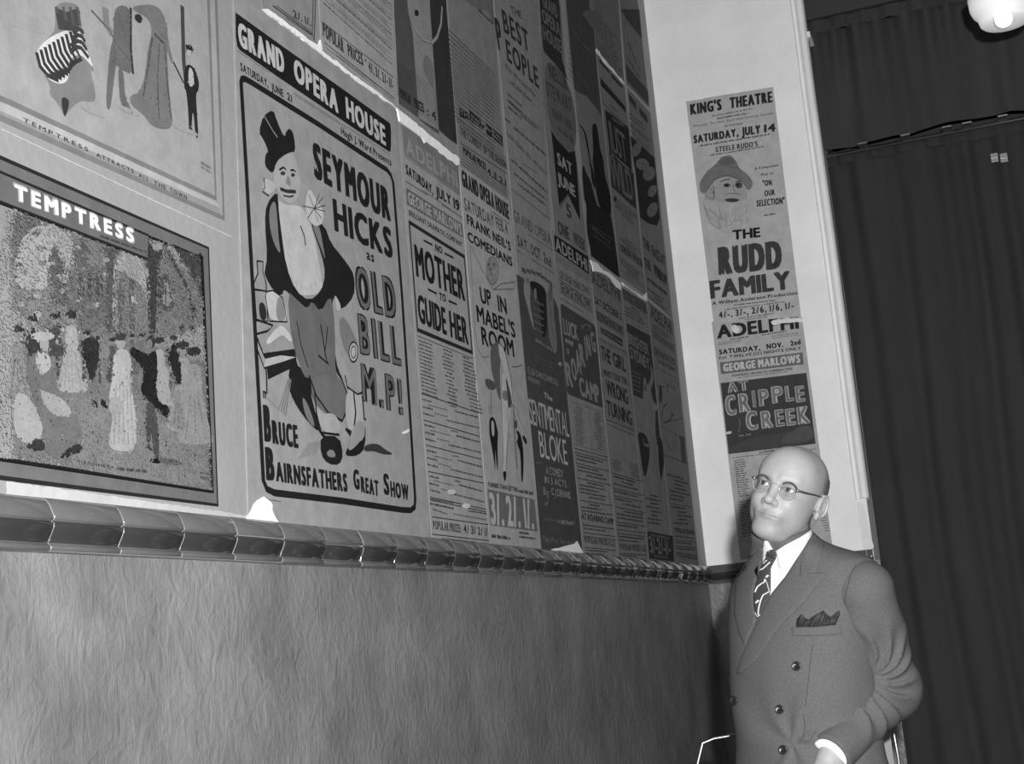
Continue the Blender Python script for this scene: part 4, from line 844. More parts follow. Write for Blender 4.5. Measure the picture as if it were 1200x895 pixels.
p.t('THE COMEDY', 528, 165, 680, 285, 60, 0.28, 'o', 0.04); p.t('OF THE SEASON', 690, 292, 852, 412, 58, 0.28, 'o', 0.04)
p.rule(530, 225, 856, 440, 2, 0.16); p.t('POPULAR PRICES', 548, 300, 708, 418, 52, 0.16, 'o', 0.03); p.t('4.3.2.1', 718, 440, 850, 530, 46, 0.15, 'o', 0.1)
for k in range(4): p.rule(540, 310 + 22 * k, 862, 548 + 22 * k, 1.4, 0.2)
p.done()
p = Poster('L', [(572.5, -60), (627, -60), (643.5, 256), (598, 222)], 'sheet headed with dark words BEST PEOPLE', 0.50, 0.0036, group=G2)
p.z(*ZL); p.t('BEST', 275, 258, 485, 432, 178, 0.2, 'x', 0.12); p.t('THE', 330, 105, 420, 155, 60, 0.25, 'x'); p.t('P', 228, 400, 270, 430, 250, 0.2, 'x'); p.t('EOPLE', 302, 490, 560, 722, 172, 0.2, 'x', 0.12)
p.t('The Wittiest Play', 285, 550, 528, 790, 38, 0.22, 'b', 0.1); p.t('of the Year', 335, 680, 495, 830, 36, 0.22, 'b', 0.1); p.rule(290, 640, 560, 880, 1.5, 0.3)
p.z(*ZM)
for (a, b, c, d, h) in ((290, 0, 520, 200, 14), (380, 100, 515, 215, 14), (262, 130, 310, 170, 22), (330, 200, 575, 410, 26), (275, 250, 580, 560, 40), (310, 440, 355, 480, 24), (365, 490, 582, 690, 26), (330, 540, 575, 740, 20), (360, 620, 570, 780, 20)): p.scr(a, b, c, d, h, 0.24 if h != 40 else 0.38)
p.rule(300, 10, 500, 200, 1.3); p.rule(390, 455, 500, 530, 1.5)
for k in range(3): p.z(*ZL).scr(305, 770 + 50 * k, 420, 870 + 50 * k, 24, 0.25)
p.z(*ZM).rule(320, 655, 610, 885, 1.6, 0.25)
p.done()
p = Poster('L', [(628.5, -60), (651, -60), (663, 90), (689.4, 303), (649.5, 274), (636, 120)], 'sheet lettered JUNE on a black pointed panel below an oval', 0.46, 0.003, group=G2)
p.z(*ZL); p.poly([(550, -200), (690, -200), (725, 75), (745, 480), (790, 650), (690, 520), (600, 420), (590, 380), (568, 80)], 0.20)
p.t('OPERA', 592, 180, 735, 300, 110, 0.42, 'x', 0.05); p.t('HOUSE', 598, 315, 745, 440, 110, 0.40, 'x', 0.05); p.t('GRAND', 590, 55, 715, 160, 110, 0.40, 'x', 0.05)
p.z(*ZM); p.smooth([(560, -330), (680, -250), (770, -60), (800, 200), (790, 340), (760, 385), (700, 340), (610, 200), (570, 0)], 0.38)
p.t('NELLIE', 600, -180, 735, -90, 110, 0.26, 'x', 0.05); p.t('STEWART', 580, -50, 768, 80, 110, 0.27, 'x', 0.05); p.scr(620, 110, 785, 230, 80, 0.29); p.scr(665, 220, 780, 320, 60, 0.29)
p.poly([(608, 205), (650, 275), (740, 375), (785, 362), (800, 470), (828, 890), (735, 688), (668, 770)], 0.14); p.poly([(668, 770), (735, 685), (740, 700), (672, 800)], 0.36)
p.t('SAT', 660, 465, 770, 552, 92, 0.56, 'o', 0.05); p.t('JUNE', 660, 605, 792, 715, 88, 0.56, 'o', 0.05); p.t('5', 725, 850, 765, 880, 100, 0.24, 'x')
p.z(*ZE); p.t('ONE', 440, 165, 530, 222, 108, 0.26, 'o', 0.05); p.t('WEEK', 562, 242, 662, 318, 100, 0.28, 'o', 0.05)
p.done()
p = Poster('L', [(657, -60), (688, -60), (697, 60), (725.3, 324), (691.5, 299), (672, 100)], 'sheet of black theatrical silhouettes over a dark panel', 0.44, 0.0034, group=G2)
p.z(*ZO); p.poly([(120, -300), (300, -300), (320, 60), (355, 230), (385, 600), (412, 880), (380, 820), (330, 760), (300, 720), (230, 690), (205, 660), (150, 75)], 0.28)
p.smooth([(250, 80), (410, 75), (420, 200), (355, 230), (300, 150)], 0.38)
for k in range(10): p.rule(165, 190 + 40 * k, 372, 440 + 40 * k, 2.0, 0.22)
p.line([(170, 180), (260, 320), (345, 400)], 5, 0.36); p.line([(215, 545), (310, 650), (320, 760)], 3, 0.36)
p.z(*ZN)
p.smooth([(210, 110), (230, 88), (248, 110), (262, 200), (272, 290), (300, 370), (305, 480), (345, 600), (355, 720), (350, 800), (300, 780), (260, 700), (235, 560), (225, 440), (215, 380), (222, 300)], 0.13)
p.smooth([(103, 88), (150, 130), (175, 200), (190, 300), (205, 400), (225, 460), (240, 600), (210, 540), (200, 420), (170, 250), (150, 150)], 0.14)
p.smooth([(135, 420), (150, 405), (170, 470), (200, 520), (230, 640), (260, 740), (160, 720), (145, 560)], 0.15)
p.poly([(165, 680), (210, 650), (240, 700), (352, 790), (372, 900), (420, 1250), (205, 1085), (175, 900)], 0.15)
p.z(*ZH); p.line([(200, 25), (370, 130)], 3, 0.3); p.scr(215, 60, 355, 175, 30, 0.28); p.scr(230, 110, 360, 215, 22, 0.25); p.line([(205, 95), (365, 210), (370, 170)], 1.5, 0.3)
p.done()
p = Poster('L', [(689, -60), (720, -60), (731, 99), (697.5, 57)], 'faded sheet above the white slit, beside the silhouettes', 0.42, 0.0026, group=G2)
p.z(*ZO); rows(p, (360, 90), (560, 300), (575, 600), (375, 360), 9, 0.27, (), .5)
p.done()
p = Poster('L', [(698.5, 62), (731.5, 101), (756.5, 346), (725.8, 323)], 'sheet lettered WILD in a black frame', 0.46, 0.003, group=G2)
p.z(*ZO); p.poly([(390, 435), (470, 530), (478, 560), (400, 470)], 0.2); p.poly([(480, 545), (565, 640), (568, 665), (488, 580)], 0.2); p.poly([(400, 580), (590, 800), (592, 840), (408, 640)], 0.18)
p.scr(410, 640, 590, 850, 16, 0.4); rows(p, (415, 720), (595, 880), (600, 960), (420, 800), 3, 0.2, (1,))
p.z(*ZN); p.poly([(308, -10), (480, 120), (490, 150), (512, 470), (480, 420), (345, 300)], 0.17); p.poly([(340, 300), (355, 310), (440, 400), (525, 470), (545, 740), (360, 570)], 0.22)
p.t('JUST', 350, 285, 480, 400, 215, 0.42, 'r', 0.04); p.t('WILD', 365, 560, 528, 685, 225, 0.42, 'r', 0.04); p.scr(365, 70, 460, 130, 30, 0.4)
rows(p, (370, 620), (550, 760), (570, 900), (385, 740), 5, 0.22, (0,)); p.ell(385, 660, 12, 20, 0.2)
p.z(*ZH); rows(p, (405, 70), (575, 210), (595, 290), (415, 150), 4, 0.26, (1,)); strip(p, [(412, 150), (592, 300), (596, 350), (420, 215)], None, 'LONDON PAVILION', 0.2, 0.04)
rows(p, (420, 240), (600, 390), (608, 500), (428, 360), 5, 0.26, (0, 4))
p.done()
p = Poster('L', [(721, -60), (740, -60), (760.6, 126), (734, 98)], 'narrow dark sheet in the top corner by the white wall', 0.43, 0.0034, group=G2)
p.z(*ZO); p.poly([(555, 70), (695, 70), (715, 290), (600, 150)], 0.26); p.line([(580, 150), (600, 480), (745, 690), (710, 300)], 3, 0.3, True); p.scr(610, 330, 700, 540, 30, 0.25); p.scr(610, 450, 700, 600, 26, 0.25)
p.poly([(590, 480), (760, 680), (768, 790), (600, 600)], 0.27)
p.done()
p = Poster('L', [(735, 103), (761.5, 132), (787.8, 374), (757.5, 346)], 'sheet with a dark garlanded panel next to the corner', 0.45, 0.0028, group=G2)
p.z(*ZO); p.poly([(610, 690), (670, 770), (675, 830), (618, 750)], 0.25); p.poly([(690, 800), (755, 870), (758, 930), (700, 860)], 0.25)
p.z(*ZN); rows(p, (485, 0), (640, 120), (670, 330), (495, 170), 6, 0.27, (2, 4))
p.poly([(500, 185), (680, 350), (722, 800), (700, 860), (630, 840), (575, 800), (540, 480)], 0.18)
for a, b, rx, ry in ((545, 290, 34, 56), (590, 400, 52, 44), (640, 470, 45, 56), (665, 600, 30, 48), (665, 740, 36, 60)): p.ell(a, b, rx, ry, 0.42, 12, a=.4); p.line([(a - rx * .5, b - ry * .3), (a, b), (a + rx * .5, b + ry * .4)], 2.5, 0.24)
p.z(*ZH); strip(p, [(590, 105), (640, 150), (650, 240), (600, 200)], None, 'THE', 0.22, 0.1, 'o'); strip(p, [(652, 160), (760, 265), (768, 350), (662, 260)], None, 'FACE AT', 0.22, 0.1, 'o')
strip(p, [(600, 255), (650, 300), (658, 385), (610, 350)], None, 'THE', 0.22, 0.1, 'o'); strip(p, [(665, 300), (770, 390), (780, 500), (680, 400)], None, 'WINDOW', 0.2, 0.1, 'o')
p.scr(630, 440, 780, 560, 34, 0.24); rows(p, (625, 480), (790, 600), (798, 690), (635, 570), 3, 0.26)
p.done()

# ---- the two sheets on the white end wall
WX = (740, 0, 4.71); WA = (790, 90, 5.594); WB = (800, 240, 5.594); WC = (820, 360, 4.973); WD = (830, 510, 4.973)
p = Poster('E', [(804, 119), (824, 116), (826, 115), (906, 102), (938.5, 369), (939, 371), (836.5, 379)], 'pale sheet with a bearded man in a felt hat on the white wall', 0.70, 0.003)
EK = 0.20
p.z(*WA).t("KING'S", 108, 252, 314, 218, 72, EK, 'o', 0.06); p.t('THEATRE', 366, 210, 646, 168, 72, EK, 'o', 0.06)
p.scr(250, 262, 510, 214, 9, 0.3); p.scr(282, 280, 490, 242, 11, 0.2); p.t('Presents The New Australian Comedy Success', 130, 332, 648, 246, 17, 0.28, 'r', 0.08); p.scr(330, 328, 450, 310, 10, 0.35)
p.t('SATURDAY,', 130, 438, 424, 390, 52, EK, 'o', 0.06); p.t('JULY', 444, 388, 568, 372, 56, EK, 'o', 0.06); p.t('14', 590, 366, 666, 358, 52, EK, 'o', 0.08)
p.scr(172, 458, 635, 380, 11, 0.2); p.t("STEELE RUDD'S", 274, 496, 550, 456, 34, 0.24, 'x', 0.12); p.scr(235, 520, 590, 462, 10, 0.25)
p.t('A Companion', 528, 612, 684, 586, 17, 0.22, 'x', 0.12); p.t('Play to', 572, 650, 650, 638, 15, 0.2, 'x', 0.12); p.t('"ON', 580, 718, 642, 712, 38, EK, 'x', 0.08); p.t('OUR', 594, 784, 662, 775, 38, EK, 'x', 0.08); p.t('SELECTION"', 542, 852, 726, 832, 42, EK, 'x', 0.08); p.t('IN', 606, 890, 640, 885, 16, EK, 'x') if 0 else p.scr(590, 915, 665, 903, 12, 0.2)
p.smooth([(172, 760), (170, 690), (225, 610), (270, 580), (310, 525), (370, 515), (405, 555), (425, 600), (480, 640), (522, 700), (485, 755), (455, 700), (360, 650), (270, 670), (205, 770)], 0.46)
p.smooth([(285, 575), (320, 530), (375, 520), (405, 570), (350, 580)], 0.40); p.line([(172, 750), (172, 690), (225, 612), (275, 580), (312, 528), (370, 514), (406, 556), (425, 602), (482, 642), (522, 700), (486, 756)], 1.6, 0.25); p.line([(270, 585), (340, 582), (425, 602)], 2, 0.3); p.line([(200, 775), (262, 670), (350, 645), (450, 672)], 2, 0.3)
p.smooth([(205, 770), (270, 672), (360, 655), (455, 700), (480, 770), (490, 860), (470, 900), (250, 900), (190, 850)], 0.62)
p.smooth([(205, 800), (250, 800), (330, 830), (430, 820), (500, 790), (520, 860), (490, 940), (420, 1010), (385, 1040), (350, 1020), (320, 1030), (290, 990), (230, 960), (190, 870)], 0.67)
rb = random.Random(5)
for k in range(60):
    a = rb.uniform(200, 505); b = rb.uniform(830, 980); p.line([(a, b), (a + (350 - a) * .1 + rb.uniform(-6, 6), b + rb.uniform(25, 50))], 0.9, rb.choice([0.42, 0.5, 0.8]))
for k in range(16): a = rb.uniform(210, 270); b = rb.uniform(690, 800); p.line([(a, b), (a + 8, b + 18)], 1.5, 0.35)
p.line([(305, 690), (335, 675), (370, 672)], 3.5, 0.2); p.line([(400, 690), (440, 685)], 3.5, 0.2); p.ell(348, 712, 24, 13, 0.34); p.ell(345, 712, 9, 9, 0.12, 10); p.ell(425, 712, 24, 20, 0.30); p.ell(420, 708, 8, 9, 0.12, 10)
p.line([(388, 700), (392, 740), (408, 760), (380, 770)], 2, 0.32); p.line([(330, 775), (370, 765), (440, 770)], 2, 0.35); p.smooth([(330, 805), (370, 795), (440, 805), (400, 825), (345, 820)], 0.25); p.line([(260, 740), (265, 790), (250, 810)], 3, 0.3)
p.line([(195, 830), (200, 860), (240, 960), (300, 1000)], 1.4, 0.35)
p.z(*WB).t('THE', 330, 232, 512, 212, 64, 0.16, 'o', 0.04); p.t('RUDD', 238, 462, 656, 418, 182, 0.27, 'o', 0.05); p.t('FAMILY', 184, 618, 712, 552, 118, 0.27, 'o', 0.03)
p.line([(140, 20), (200, 50), (250, 90), (290, 110), (275, 145), (320, 130), (345, 100), (370, 95), (390, 118), (375, 80), (430, 40)], 1.4, 0.4)
p.t('A William Anderson Production', 196, 658, 754, 588, 22, 0.2, 'x', 0.1); p.scr(340, 662, 610, 630, 9, 0.25); p.scr(278, 692, 675, 640, 10, 0.4)
p.t('4/-, 3/-, 2/6, 1/6, 1/-', 240, 745, 732, 680, 42, 0.22, 'x', 0.14); p.scr(370, 750, 600, 715, 8, 0.3); p.scr(410, 758, 560, 735, 7, 0.35)
p.done()
p = Poster('E', [(834, 377), (856, 373.5), (900, 370.5), (924, 373), (930, 370), (940, 372), (975.5, 640), (868, 656)], 'sheet lettered CREEK in pale outlined capitals, partly behind the man', 0.68, 0.0022)
p.z(*WC).t('ADELPHI', 103, 184, 580, 124, 78, 0.2, 'o', 0.05)
p.smooth([(180, 112), (205, 98), (222, 115), (235, 128), (225, 150), (205, 152), (188, 135)], 0.86, 1); p.smooth([(415, 78), (470, 68), (600, 60), (604, 88), (570, 84), (520, 92), (470, 92), (440, 108), (420, 100)], 0.88, 1)
p.scr(175, 190, 285, 175, 8, 0.25); p.scr(110, 212, 240, 190, 6, 0.35); p.scr(110, 222, 240, 200, 6, 0.35); p.scr(362, 165, 508, 143, 8, 0.2); p.scr(420, 172, 575, 150, 5, 0.3); p.scr(425, 184, 580, 160, 5, 0.3)
p.t('SATURDAY,', 114, 276, 354, 250, 29, 0.18, 'o', 0.08); p.t('NOV.', 390, 244, 490, 232, 30, 0.18, 'o', 0.08); p.t('2nd', 530, 226, 590, 216, 30, 0.2, 'o', 0.08)
p.t('For TWELVE (12) NIGHTS ONLY', 115, 304, 592, 246, 17, 0.22, 'x', 0.1)
p.poly([(118, 322), (600, 263), (606, 332), (124, 390)], 0.42).t('GEORGE MARLOWS', 140, 376, 588, 322, 46, 0.76, 'o', 0.07)
p.t('POWERFUL DRAMATIC COMBINATION', 190, 406, 540, 364, 14, 0.24, 'x', 0.1); p.scr(220, 414, 512, 378, 6, 0.35)
p.poly([(122, 442), (622, 382), (676, 795), (170, 855)], 0.27)
p.smooth([(160, 835), (260, 770), (400, 745), (560, 720), (660, 700), (670, 795), (175, 850)], 0.30); p.smooth([(470, 770), (540, 720), (600, 690), (655, 690), (668, 780), (480, 800)], 0.34)
p.out('AT', 168, 498, 284, 480, 56, 0.46, 0.72, 0.14, 'o', 'b')
for i, (c, x, x2, y, h) in enumerate((('C', 158, 214, 630, 112), ('R', 236, 296, 610, 102), ('I', 312, 330, 580, 90), ('P', 352, 405, 575, 92), ('P', 428, 488, 558, 92), ('L', 506, 548, 548, 86), ('E', 566, 614, 552, 88))): p.out(c, x, y, x2, y - (x2 - x) * .12, h, 0.48, 0.72, 0, 'o', 'b')
for c, x, x2, y, h in (('C', 278, 340, 716, 104), ('R', 366, 428, 705, 96), ('E', 448, 494, 694, 92), ('E', 510, 560, 688, 92), ('K', 578, 642, 680, 96)): p.out(c, x, y, x2, y - (x2 - x) * .12, h, 0.48, 0.72, 0, 'o', 'b')
p.line([(232, 650), (236, 690), (225, 720), (240, 725)], 2, 0.5); p.scr(230, 755, 300, 745, 12, 0.5); p.smooth([(150, 728), (185, 720), (188, 735), (155, 742)], 0.78)
p.scr(345, 850, 500, 830, 7, 0.25); p.scr(600, 845, 680, 825, 6, 0.3)
p.z(*WD); p.scr(140, 135, 420, 100, 6, 0.35)
p.block((150, 140), (240, 130), (270, 350), (178, 362), 17, 0.25, 0.6, ((0, .8),), 0.4); p.scr(330, 96, 410, 86, 7, 0.25); p.block((560, 440), (690, 425), (712, 560), (640, 560), 9, 0.35, 0.5, ((.5, 1),), 0.2)
p.block((180, 380), (300, 365), (320, 560), (200, 600), 14, 0.3, 0.5, ((0, 1),), 0.3)
p.done()

# ------------------------------------------------------------------ surface extraction for rounded bodies
def net(Fv, xs, ys, zs):
    """naive surface nets of the zero level of Fv on a (possibly uneven) grid"""
    ins = Fv < 0; nx, ny, nz = Fv.shape
    P = np.zeros((nx - 1, ny - 1, nz - 1, 3)); C = np.zeros((nx - 1, ny - 1, nz - 1))
    X = [xs, ys, zs]
    for ax in range(3):
        a = [slice(None)] * 3; b = [slice(None)] * 3; a[ax] = slice(0, -1); b[ax] = slice(1, None)
        fa, fb = Fv[tuple(a)], Fv[tuple(b)]; cr = (fa < 0) != (fb < 0)
        t = np.where(cr, fa / np.where(cr, fa - fb, 1), 0)
        pos = []
        for k in range(3):
            g = X[k]; shp = [1, 1, 1]
            if k == ax: shp[k] = len(g) - 1; v = g[:-1].reshape(shp) + t * np.diff(g).reshape(shp)
            else: shp[k] = len(g); v = np.broadcast_to(g.reshape(shp), fa.shape)
            pos.append(v * cr)
        o = [k for k in range(3) if k != ax]
        for d1 in (0, 1):
            for d2 in (0, 1):
                s_ = [slice(None)] * 3; s_[o[0]] = slice(d1, d1 + (nx, ny, nz)[o[0]] - 1); s_[o[1]] = slice(d2, d2 + (nx, ny, nz)[o[1]] - 1); s_ = tuple(s_)
                C += cr[s_]
                for k in range(3): P[..., k] += pos[k][s_]
    act = C > 0; idx = -np.ones(C.shape, int); idx[act] = np.arange(act.sum()); V = P[act] / C[act][:, None]; Fs = []
    for ax in range(3):
        o = [(ax + 1) % 3, (ax + 2) % 3]
        a = [slice(1, -1)] * 3; b = [slice(1, -1)] * 3; a[ax] = slice(0, -1); b[ax] = slice(1, None)
        ia, ib = ins[tuple(a)], ins[tuple(b)]; q = []
        for d1, d2 in ((0, 0), (1, 0), (1, 1), (0, 1)):
            s_ = [None] * 3; s_[ax] = slice(0, C.shape[ax])
            s_[o[0]] = slice(d1, d1 + C.shape[o[0]] - 1); s_[o[1]] = slice(d2, d2 + C.shape[o[1]] - 1); q.append(idx[tuple(s_)])
        q = np.stack(q, -1); m1 = ia & ~ib; m2 = ib & ~ia
        Fs.append(q[m1]); Fs.append(q[m2][:, ::-1])
    F = np.concatenate(Fs); return V, F[(F >= 0).all(1)]
def grid(x0, x1, y0, y1, z0, z1, h):
    xs, ys, zs = (np.arange(a, b + h, h) for a, b in ((x0, x1), (y0, y1), (z0, z1)))
    return xs, ys, zs, np.stack(np.meshgrid(xs, ys, zs, indexing='ij'), -1).astype(np.float32)
def smin(a, b, k): h = np.clip(0.5 + 0.5 * (b - a) / k, 0, 1); return b * (1 - h) + a * h - k * h * (1 - h)
def smax(a, b, k): return -smin(-a, -b, k)
def ell(p, c, r):
    q = p - np.array(c, np.float32); k0 = np.sqrt(((q / np.array(r, np.float32)) ** 2).sum(-1)); k1 = np.sqrt(((q / np.array(r, np.float32) ** 2) ** 2).sum(-1))
    return k0 * (k0 - 1) / np.maximum(k1, 1e-6)
def cap(p, a, b, ra, rb):
    a = np.array(a, np.float32); b = np.array(b, np.float32); d = b - a; L2 = float(d @ d)
    t = np.clip(((p - a) @ d) / L2, 0, 1); return np.sqrt(((p - a - t[..., None] * d) ** 2).sum(-1)) - (ra + (rb - ra) * t)
def nrm(v): v = np.array(v, float); return v / np.linalg.norm(v)
def c2w(v): q = RC.T @ np.array(v, float); return np.array([q[0], q[2], -q[1]])

# ------------------------------------------------------------------ the man: head frame and body frame
HO = atd(911.0, 570.5, 3.20)                                    # midpoint between the pupils
hl = nrm(c2w((.80, .225, -.555))); hf0 = nrm(c2w((-.51, -.215, -.83))); hu = nrm(np.cross(hl, hf0)); hu = hu if hu[2] > 0 else -hu
hf = nrm(np.cross(hu, hl)); hf = hf if hf @ hf0 > 0 else -hf
HM = np.stack([hl, hf, hu], 1)                                  # columns: his left, forward, up
def h2w(p): return HO + np.asarray(p) @ HM.T
def w2h(p): return (np.asarray(p) - HO) @ HM
bf = nrm((-0.60, -0.80, 0)); bl = np.array([-bf[1], bf[0], 0])  # body: facing, his left
BO = atd(932, 672, 3.30); BO[2] = 0                             # body axis on the floor
BM = np.stack([bl, bf, np.array([0, 0, 1.])], 1)
def b2w(p): return BO + np.asarray(p) @ BM.T
def w2b(p): return (np.asarray(p) - BO) @ BM
man = empty('person', tuple(BO), 'bald bespectacled man in a double-breasted suit and tie looking up at the sheets', 'person')
neck_b = w2b(h2w((0, -.085, -.075)))

def head_sdf(p):
    s = p.copy(); s[..., 0] = np.abs(s[..., 0])
    d = ell(s, (0, -.088, .026), (.0755, .100, .083))
    d = smin(d, ell(s, (0, -.034, .034), (.059, .044, .054)), .03)
    d = smin(d, ell(s, (0, -.042, -.046), (.054, .052, .064)), .035)
    d = smin(d, ell(s, (.046, -.062, -.052), (.015, .036, .032)), .035)
    d = smin(d, ell(s, (.031, -.013, -.034), (.020, .020, .022)), .022)
    d = smin(d, ell(s, (0, -.007, -.096), (.027, .017, .017)), .022)
    d = smin(d, ell(s, (0, -.042, -.103), (.041, .042, .019)), .025)
    d = smin(d, cap(s, (.010, .008, .021), (.040, -.004, .024), .0085, .007), .014)
    d = smax(d, -ell(s, (.031, .019, -.003), (.018, .017, .0135)), .014)
    d = smin(d, ell(s, (.031, -.0075, 0), (.0150, .0150, .0150)), .005)
    d = smin(d, ell(s, (.031, -.004, -.014), (.013, .010, .005)), .008)
    d = smax(d, -ell(s, (.031, .010, .0), (.0125, .014, .0050)), .0025)
    d = smin(d, cap(s, (0, .006, .012), (0, .024, -.030), .0070, .0090), .012)
    d = smin(d, ell(s, (0, .0255, -.034), (.0110, .0105, .0092)), .007)
    d = smin(d, ell(s, (.0130, .0140, -.038), (.0068, .009, .0068)), .006)
    d = smax(d, -ell(s, (.0070, .020, -.0450), (.0036, .0055, .0036)), .003)
    d = smin(d, ell(s, (0, .003, -.066), (.028, .014, .018)), .018)
    d = smin(d, cap(s, (0, .0165, -.0605), (.022, .0090, -.0640), .0038, .0026), .005)
    d = smin(d, cap(s, (0, .0155, -.0710), (.019, .0095, -.0700), .0048, .0030), .005)
    d = smax(d, -cap(s, (0, .0225, -.0658), (.014, .0190, -.0656), .0022, .0022), .002); d = smax(d, -cap(s, (.014, .0190, -.0656), (.0265, .0120, -.0700), .0022, .0016), .002)
    d = smax(d, -cap(s, (0, .0215, -.048), (0, .0215, -.055), .0014, .0014), .004)
    # ear
    q = s - np.array((.0770, -.092, -.010), np.float32); q0 = q[..., 0] - 0.30 * (-(q[..., 1]))  # flares backwards
    e = np.sqrt((q[..., 1] / .0165) ** 2 + ((q[..., 2] - .0) / .0265) ** 2)
    lobe = ell(s, (.0745, -.086, -.036), (.006, .008, .010))
    disc = np.maximum(np.abs(q0) - .0030, (e - 1) * .018)
    helix = np.sqrt(((e - .93) * .020) ** 2 + (q0 - .0055) ** 2) - .0026
    anti = np.sqrt(((e - .52) * .020) ** 2 + (q0 - .0035) ** 2) - .0020
    ear = smin(smin(disc, helix, .003), smin(anti, lobe, .003), .004)
    ear = smin(ear, ell(s, (.0755, -.0755, -.020), (.004, .0035, .006)), .003)
    ear = smin(ear, ell(s, (.0715, -.096, -.010), (.006, .009, .020)), .005)
    d = smin(d, ear, .004)
    # neck, with a fold under the jaw
    nb_ = w2h(b2w((neck_b[0] * .5, neck_b[1] * .55, 1.44)))
    d = smin(d, cap(p, (0, -.088, -.05), nb_, .052, .060), .012)
    return d
xs, ys, zs, G = grid(-.094, .094, -.196, .046, -.26, .128, .0021)
Vh, Fh = net(head_sdf(G), xs, ys, zs)
headV = h2w(Vh); parts = [(headV, Fh)]
def skeleton_body(p):     # trunk, arms and legs under the clothes; body frame
    d = ell(p, (0, 0, 1.22), (.15, .10, .26))
    d = smin(d, ell(p, (0, -.01, .95), (.155, .105, .14)), .05)
    for s in (-1, 1):
        d = smin(d, cap(p, (s * .09, 0, .92), (s * .10, .01, .50), .075, .055), .03); d = smin(d, cap(p, (s * .10, .01, .50), (s * .11, -.02, .09), .05, .036), .02)
        d = smin(d, cap(p, (s * .11, -.03, .05), (s * .12, .10, .04), .032, .03), .02)
    return d
xs, ys, zs, G = grid(-.30, .30, -.20, .24, -.02, 1.50, .016)
v, f = net(skeleton_body(G), xs, ys, zs); parts.append((b2w(v), f))
# joints of both arms, body frame
SL, EL, WL = w2b(atd(1012, 692, 3.14)), w2b(atd(1041, 806, 3.20)), w2b(atd(973, 884, 3.05))
SR, ER, WR = np.array((-.150, -.035, 1.385)), np.array((-.165, -.115, 1.12)), np.array((-.175, -.06, .88))
def hand(W, D, N, curl, flip):
    """wrist point, direction of the fingers, palm normal -> field function and bounds"""
    D = nrm(D); N = nrm(N - D * (N @ D)); S_ = np.cross(D, N) * flip; L = []
    L.append((W - D * .06, W + D * .01, .028, .026)); L.append((W, W + D * .08 + S_ * .018, .022, .016)); L.append((W, W + D * .08 - S_ * .018, .022, .016)); L.append((W + D * .02, W + D * .085, .020, .016))
    for i, (o, l) in enumerate(((.030, .070), (.010, .078), (-.011, .073), (-.031, .058))):
        a = W + D * (.085 - abs(o) * .15) + S_ * o; c = curl
        for k, g in enumerate((.45, .32, .23)):
            dd = D * math.cos(c) + N * math.sin(c); b = a + dd * l * g; L.append((a, b, .0092 - k * .0008, .0084 - k * .0009)); a = b; c += curl * 1.3
    a = W + D * .025 + S_ * .028; b = a + D * .032 + S_ * .022 + N * .012; L.append((W + D * .01 + S_ * .012, a, .016, .014)); L.append((a, b, .0135, .011)); L.append((b, b + D * .030 + S_ * .002 + N * .006, .0105, .009))
    return L
for (W, E_, flip, N) in ((WL, EL, 1, np.array((.3, 1, 0))), (WR, ER, -1, np.array((.6, 0.3, 0)))):
    D = nrm(W - E_) if flip == -1 else nrm(nrm(W - E_) + np.array((0, -.05, -.5)))
    caps = hand(W, D, N, .28, flip); pts = np.array([q for c in caps for q in (c[0], c[1])]); lo = pts.min(0) - .04; hi = pts.max(0) + .04
    xs, ys, zs, G = grid(lo[0], hi[0], lo[1], hi[1], lo[2], hi[2], .004); d = None
    for (a, b, ra, rb) in caps: e = cap(G, a, b, ra, rb); d = e if d is None else smin(d, e, .006)
    v, f = net(d, xs, ys, zs); parts.append((b2w(v), f))
    a_ = SL if flip == 1 else SR
    n0 = np.linspace(-.06, .06, 2)
    lo = np.minimum(np.minimum(a_, E_), W) - .07; hi = np.maximum(np.maximum(a_, E_), W) + .07
    xs, ys, zs, G = grid(lo[0], hi[0], lo[1], hi[1], lo[2], hi[2], .012)
    v, f = net(smin(cap(G, a_, E_, .044, .036), cap(G, E_, W - (W - E_) * .1, .036, .026), .02), xs, ys, zs); parts.append((b2w(v), f))
Vb = np.concatenate([q[0] for q in parts]); off = 0; Fb = []
for q in parts: Fb.append(q[1] + off); off += len(q[0])
def blob(p, c, r): return np.exp(-(((p - np.array(c)) / np.array(r)) ** 2).sum(-1))
pa = Vh.copy(); pa[:, 0] = np.abs(pa[:, 0]); tone = np.full(len(Vh), 1.0)
lip = np.maximum(blob(pa, (0, .016, -.0608), (.016, .02, .0030)), blob(pa, (.008, .014, -.0712), (.014, .02, .0048)))
tone *= 1 - .30 * np.clip(lip * 1.4, 0, 1)
tone *= 1 - .45 * np.clip(1.5 * blob(pa, (.010, .016, -.0662), (.018, .02, .0014)), 0, 1)                     # line between the lips
tone *= 1 - .16 * np.clip(1.5 * blob(pa, (.02, -.02, -.085), (.045, .05, .03)), 0, 1) * (pa[:, 1] > -.08)     # shaved beard
tone *= 1 - .14 * blob(pa, (.031, .01, -.013), (.014, .02, .007))
tone *= 1 - .38 * np.clip(1.6 * np.exp(-((np.hypot((pa[:, 0] - .031) / 1.5, pa[:, 2] * 1.9 - .0005) - .0100) / .0016) ** 2), 0, 1) * (pa[:, 1] > -.004)   # lash line
side = np.clip((-.062 - pa[:, 1]) / .03, 0, 1) * np.clip((.070 - pa[:, 2]) / .03, 0, 1) * np.clip((pa[:, 2] + .075) / .02, 0, 1) * (pa[:, 0] < .0765)
tone *= 1 - .58 * side                                                                                          # cropped hair showing through
ink = np.full(len(Vb), s2l(0.63)); ink[:len(Vh)] *= tone
mesh_obj('body', Vb, np.concatenate(Fb), M['body'], man, True, ink=ink)

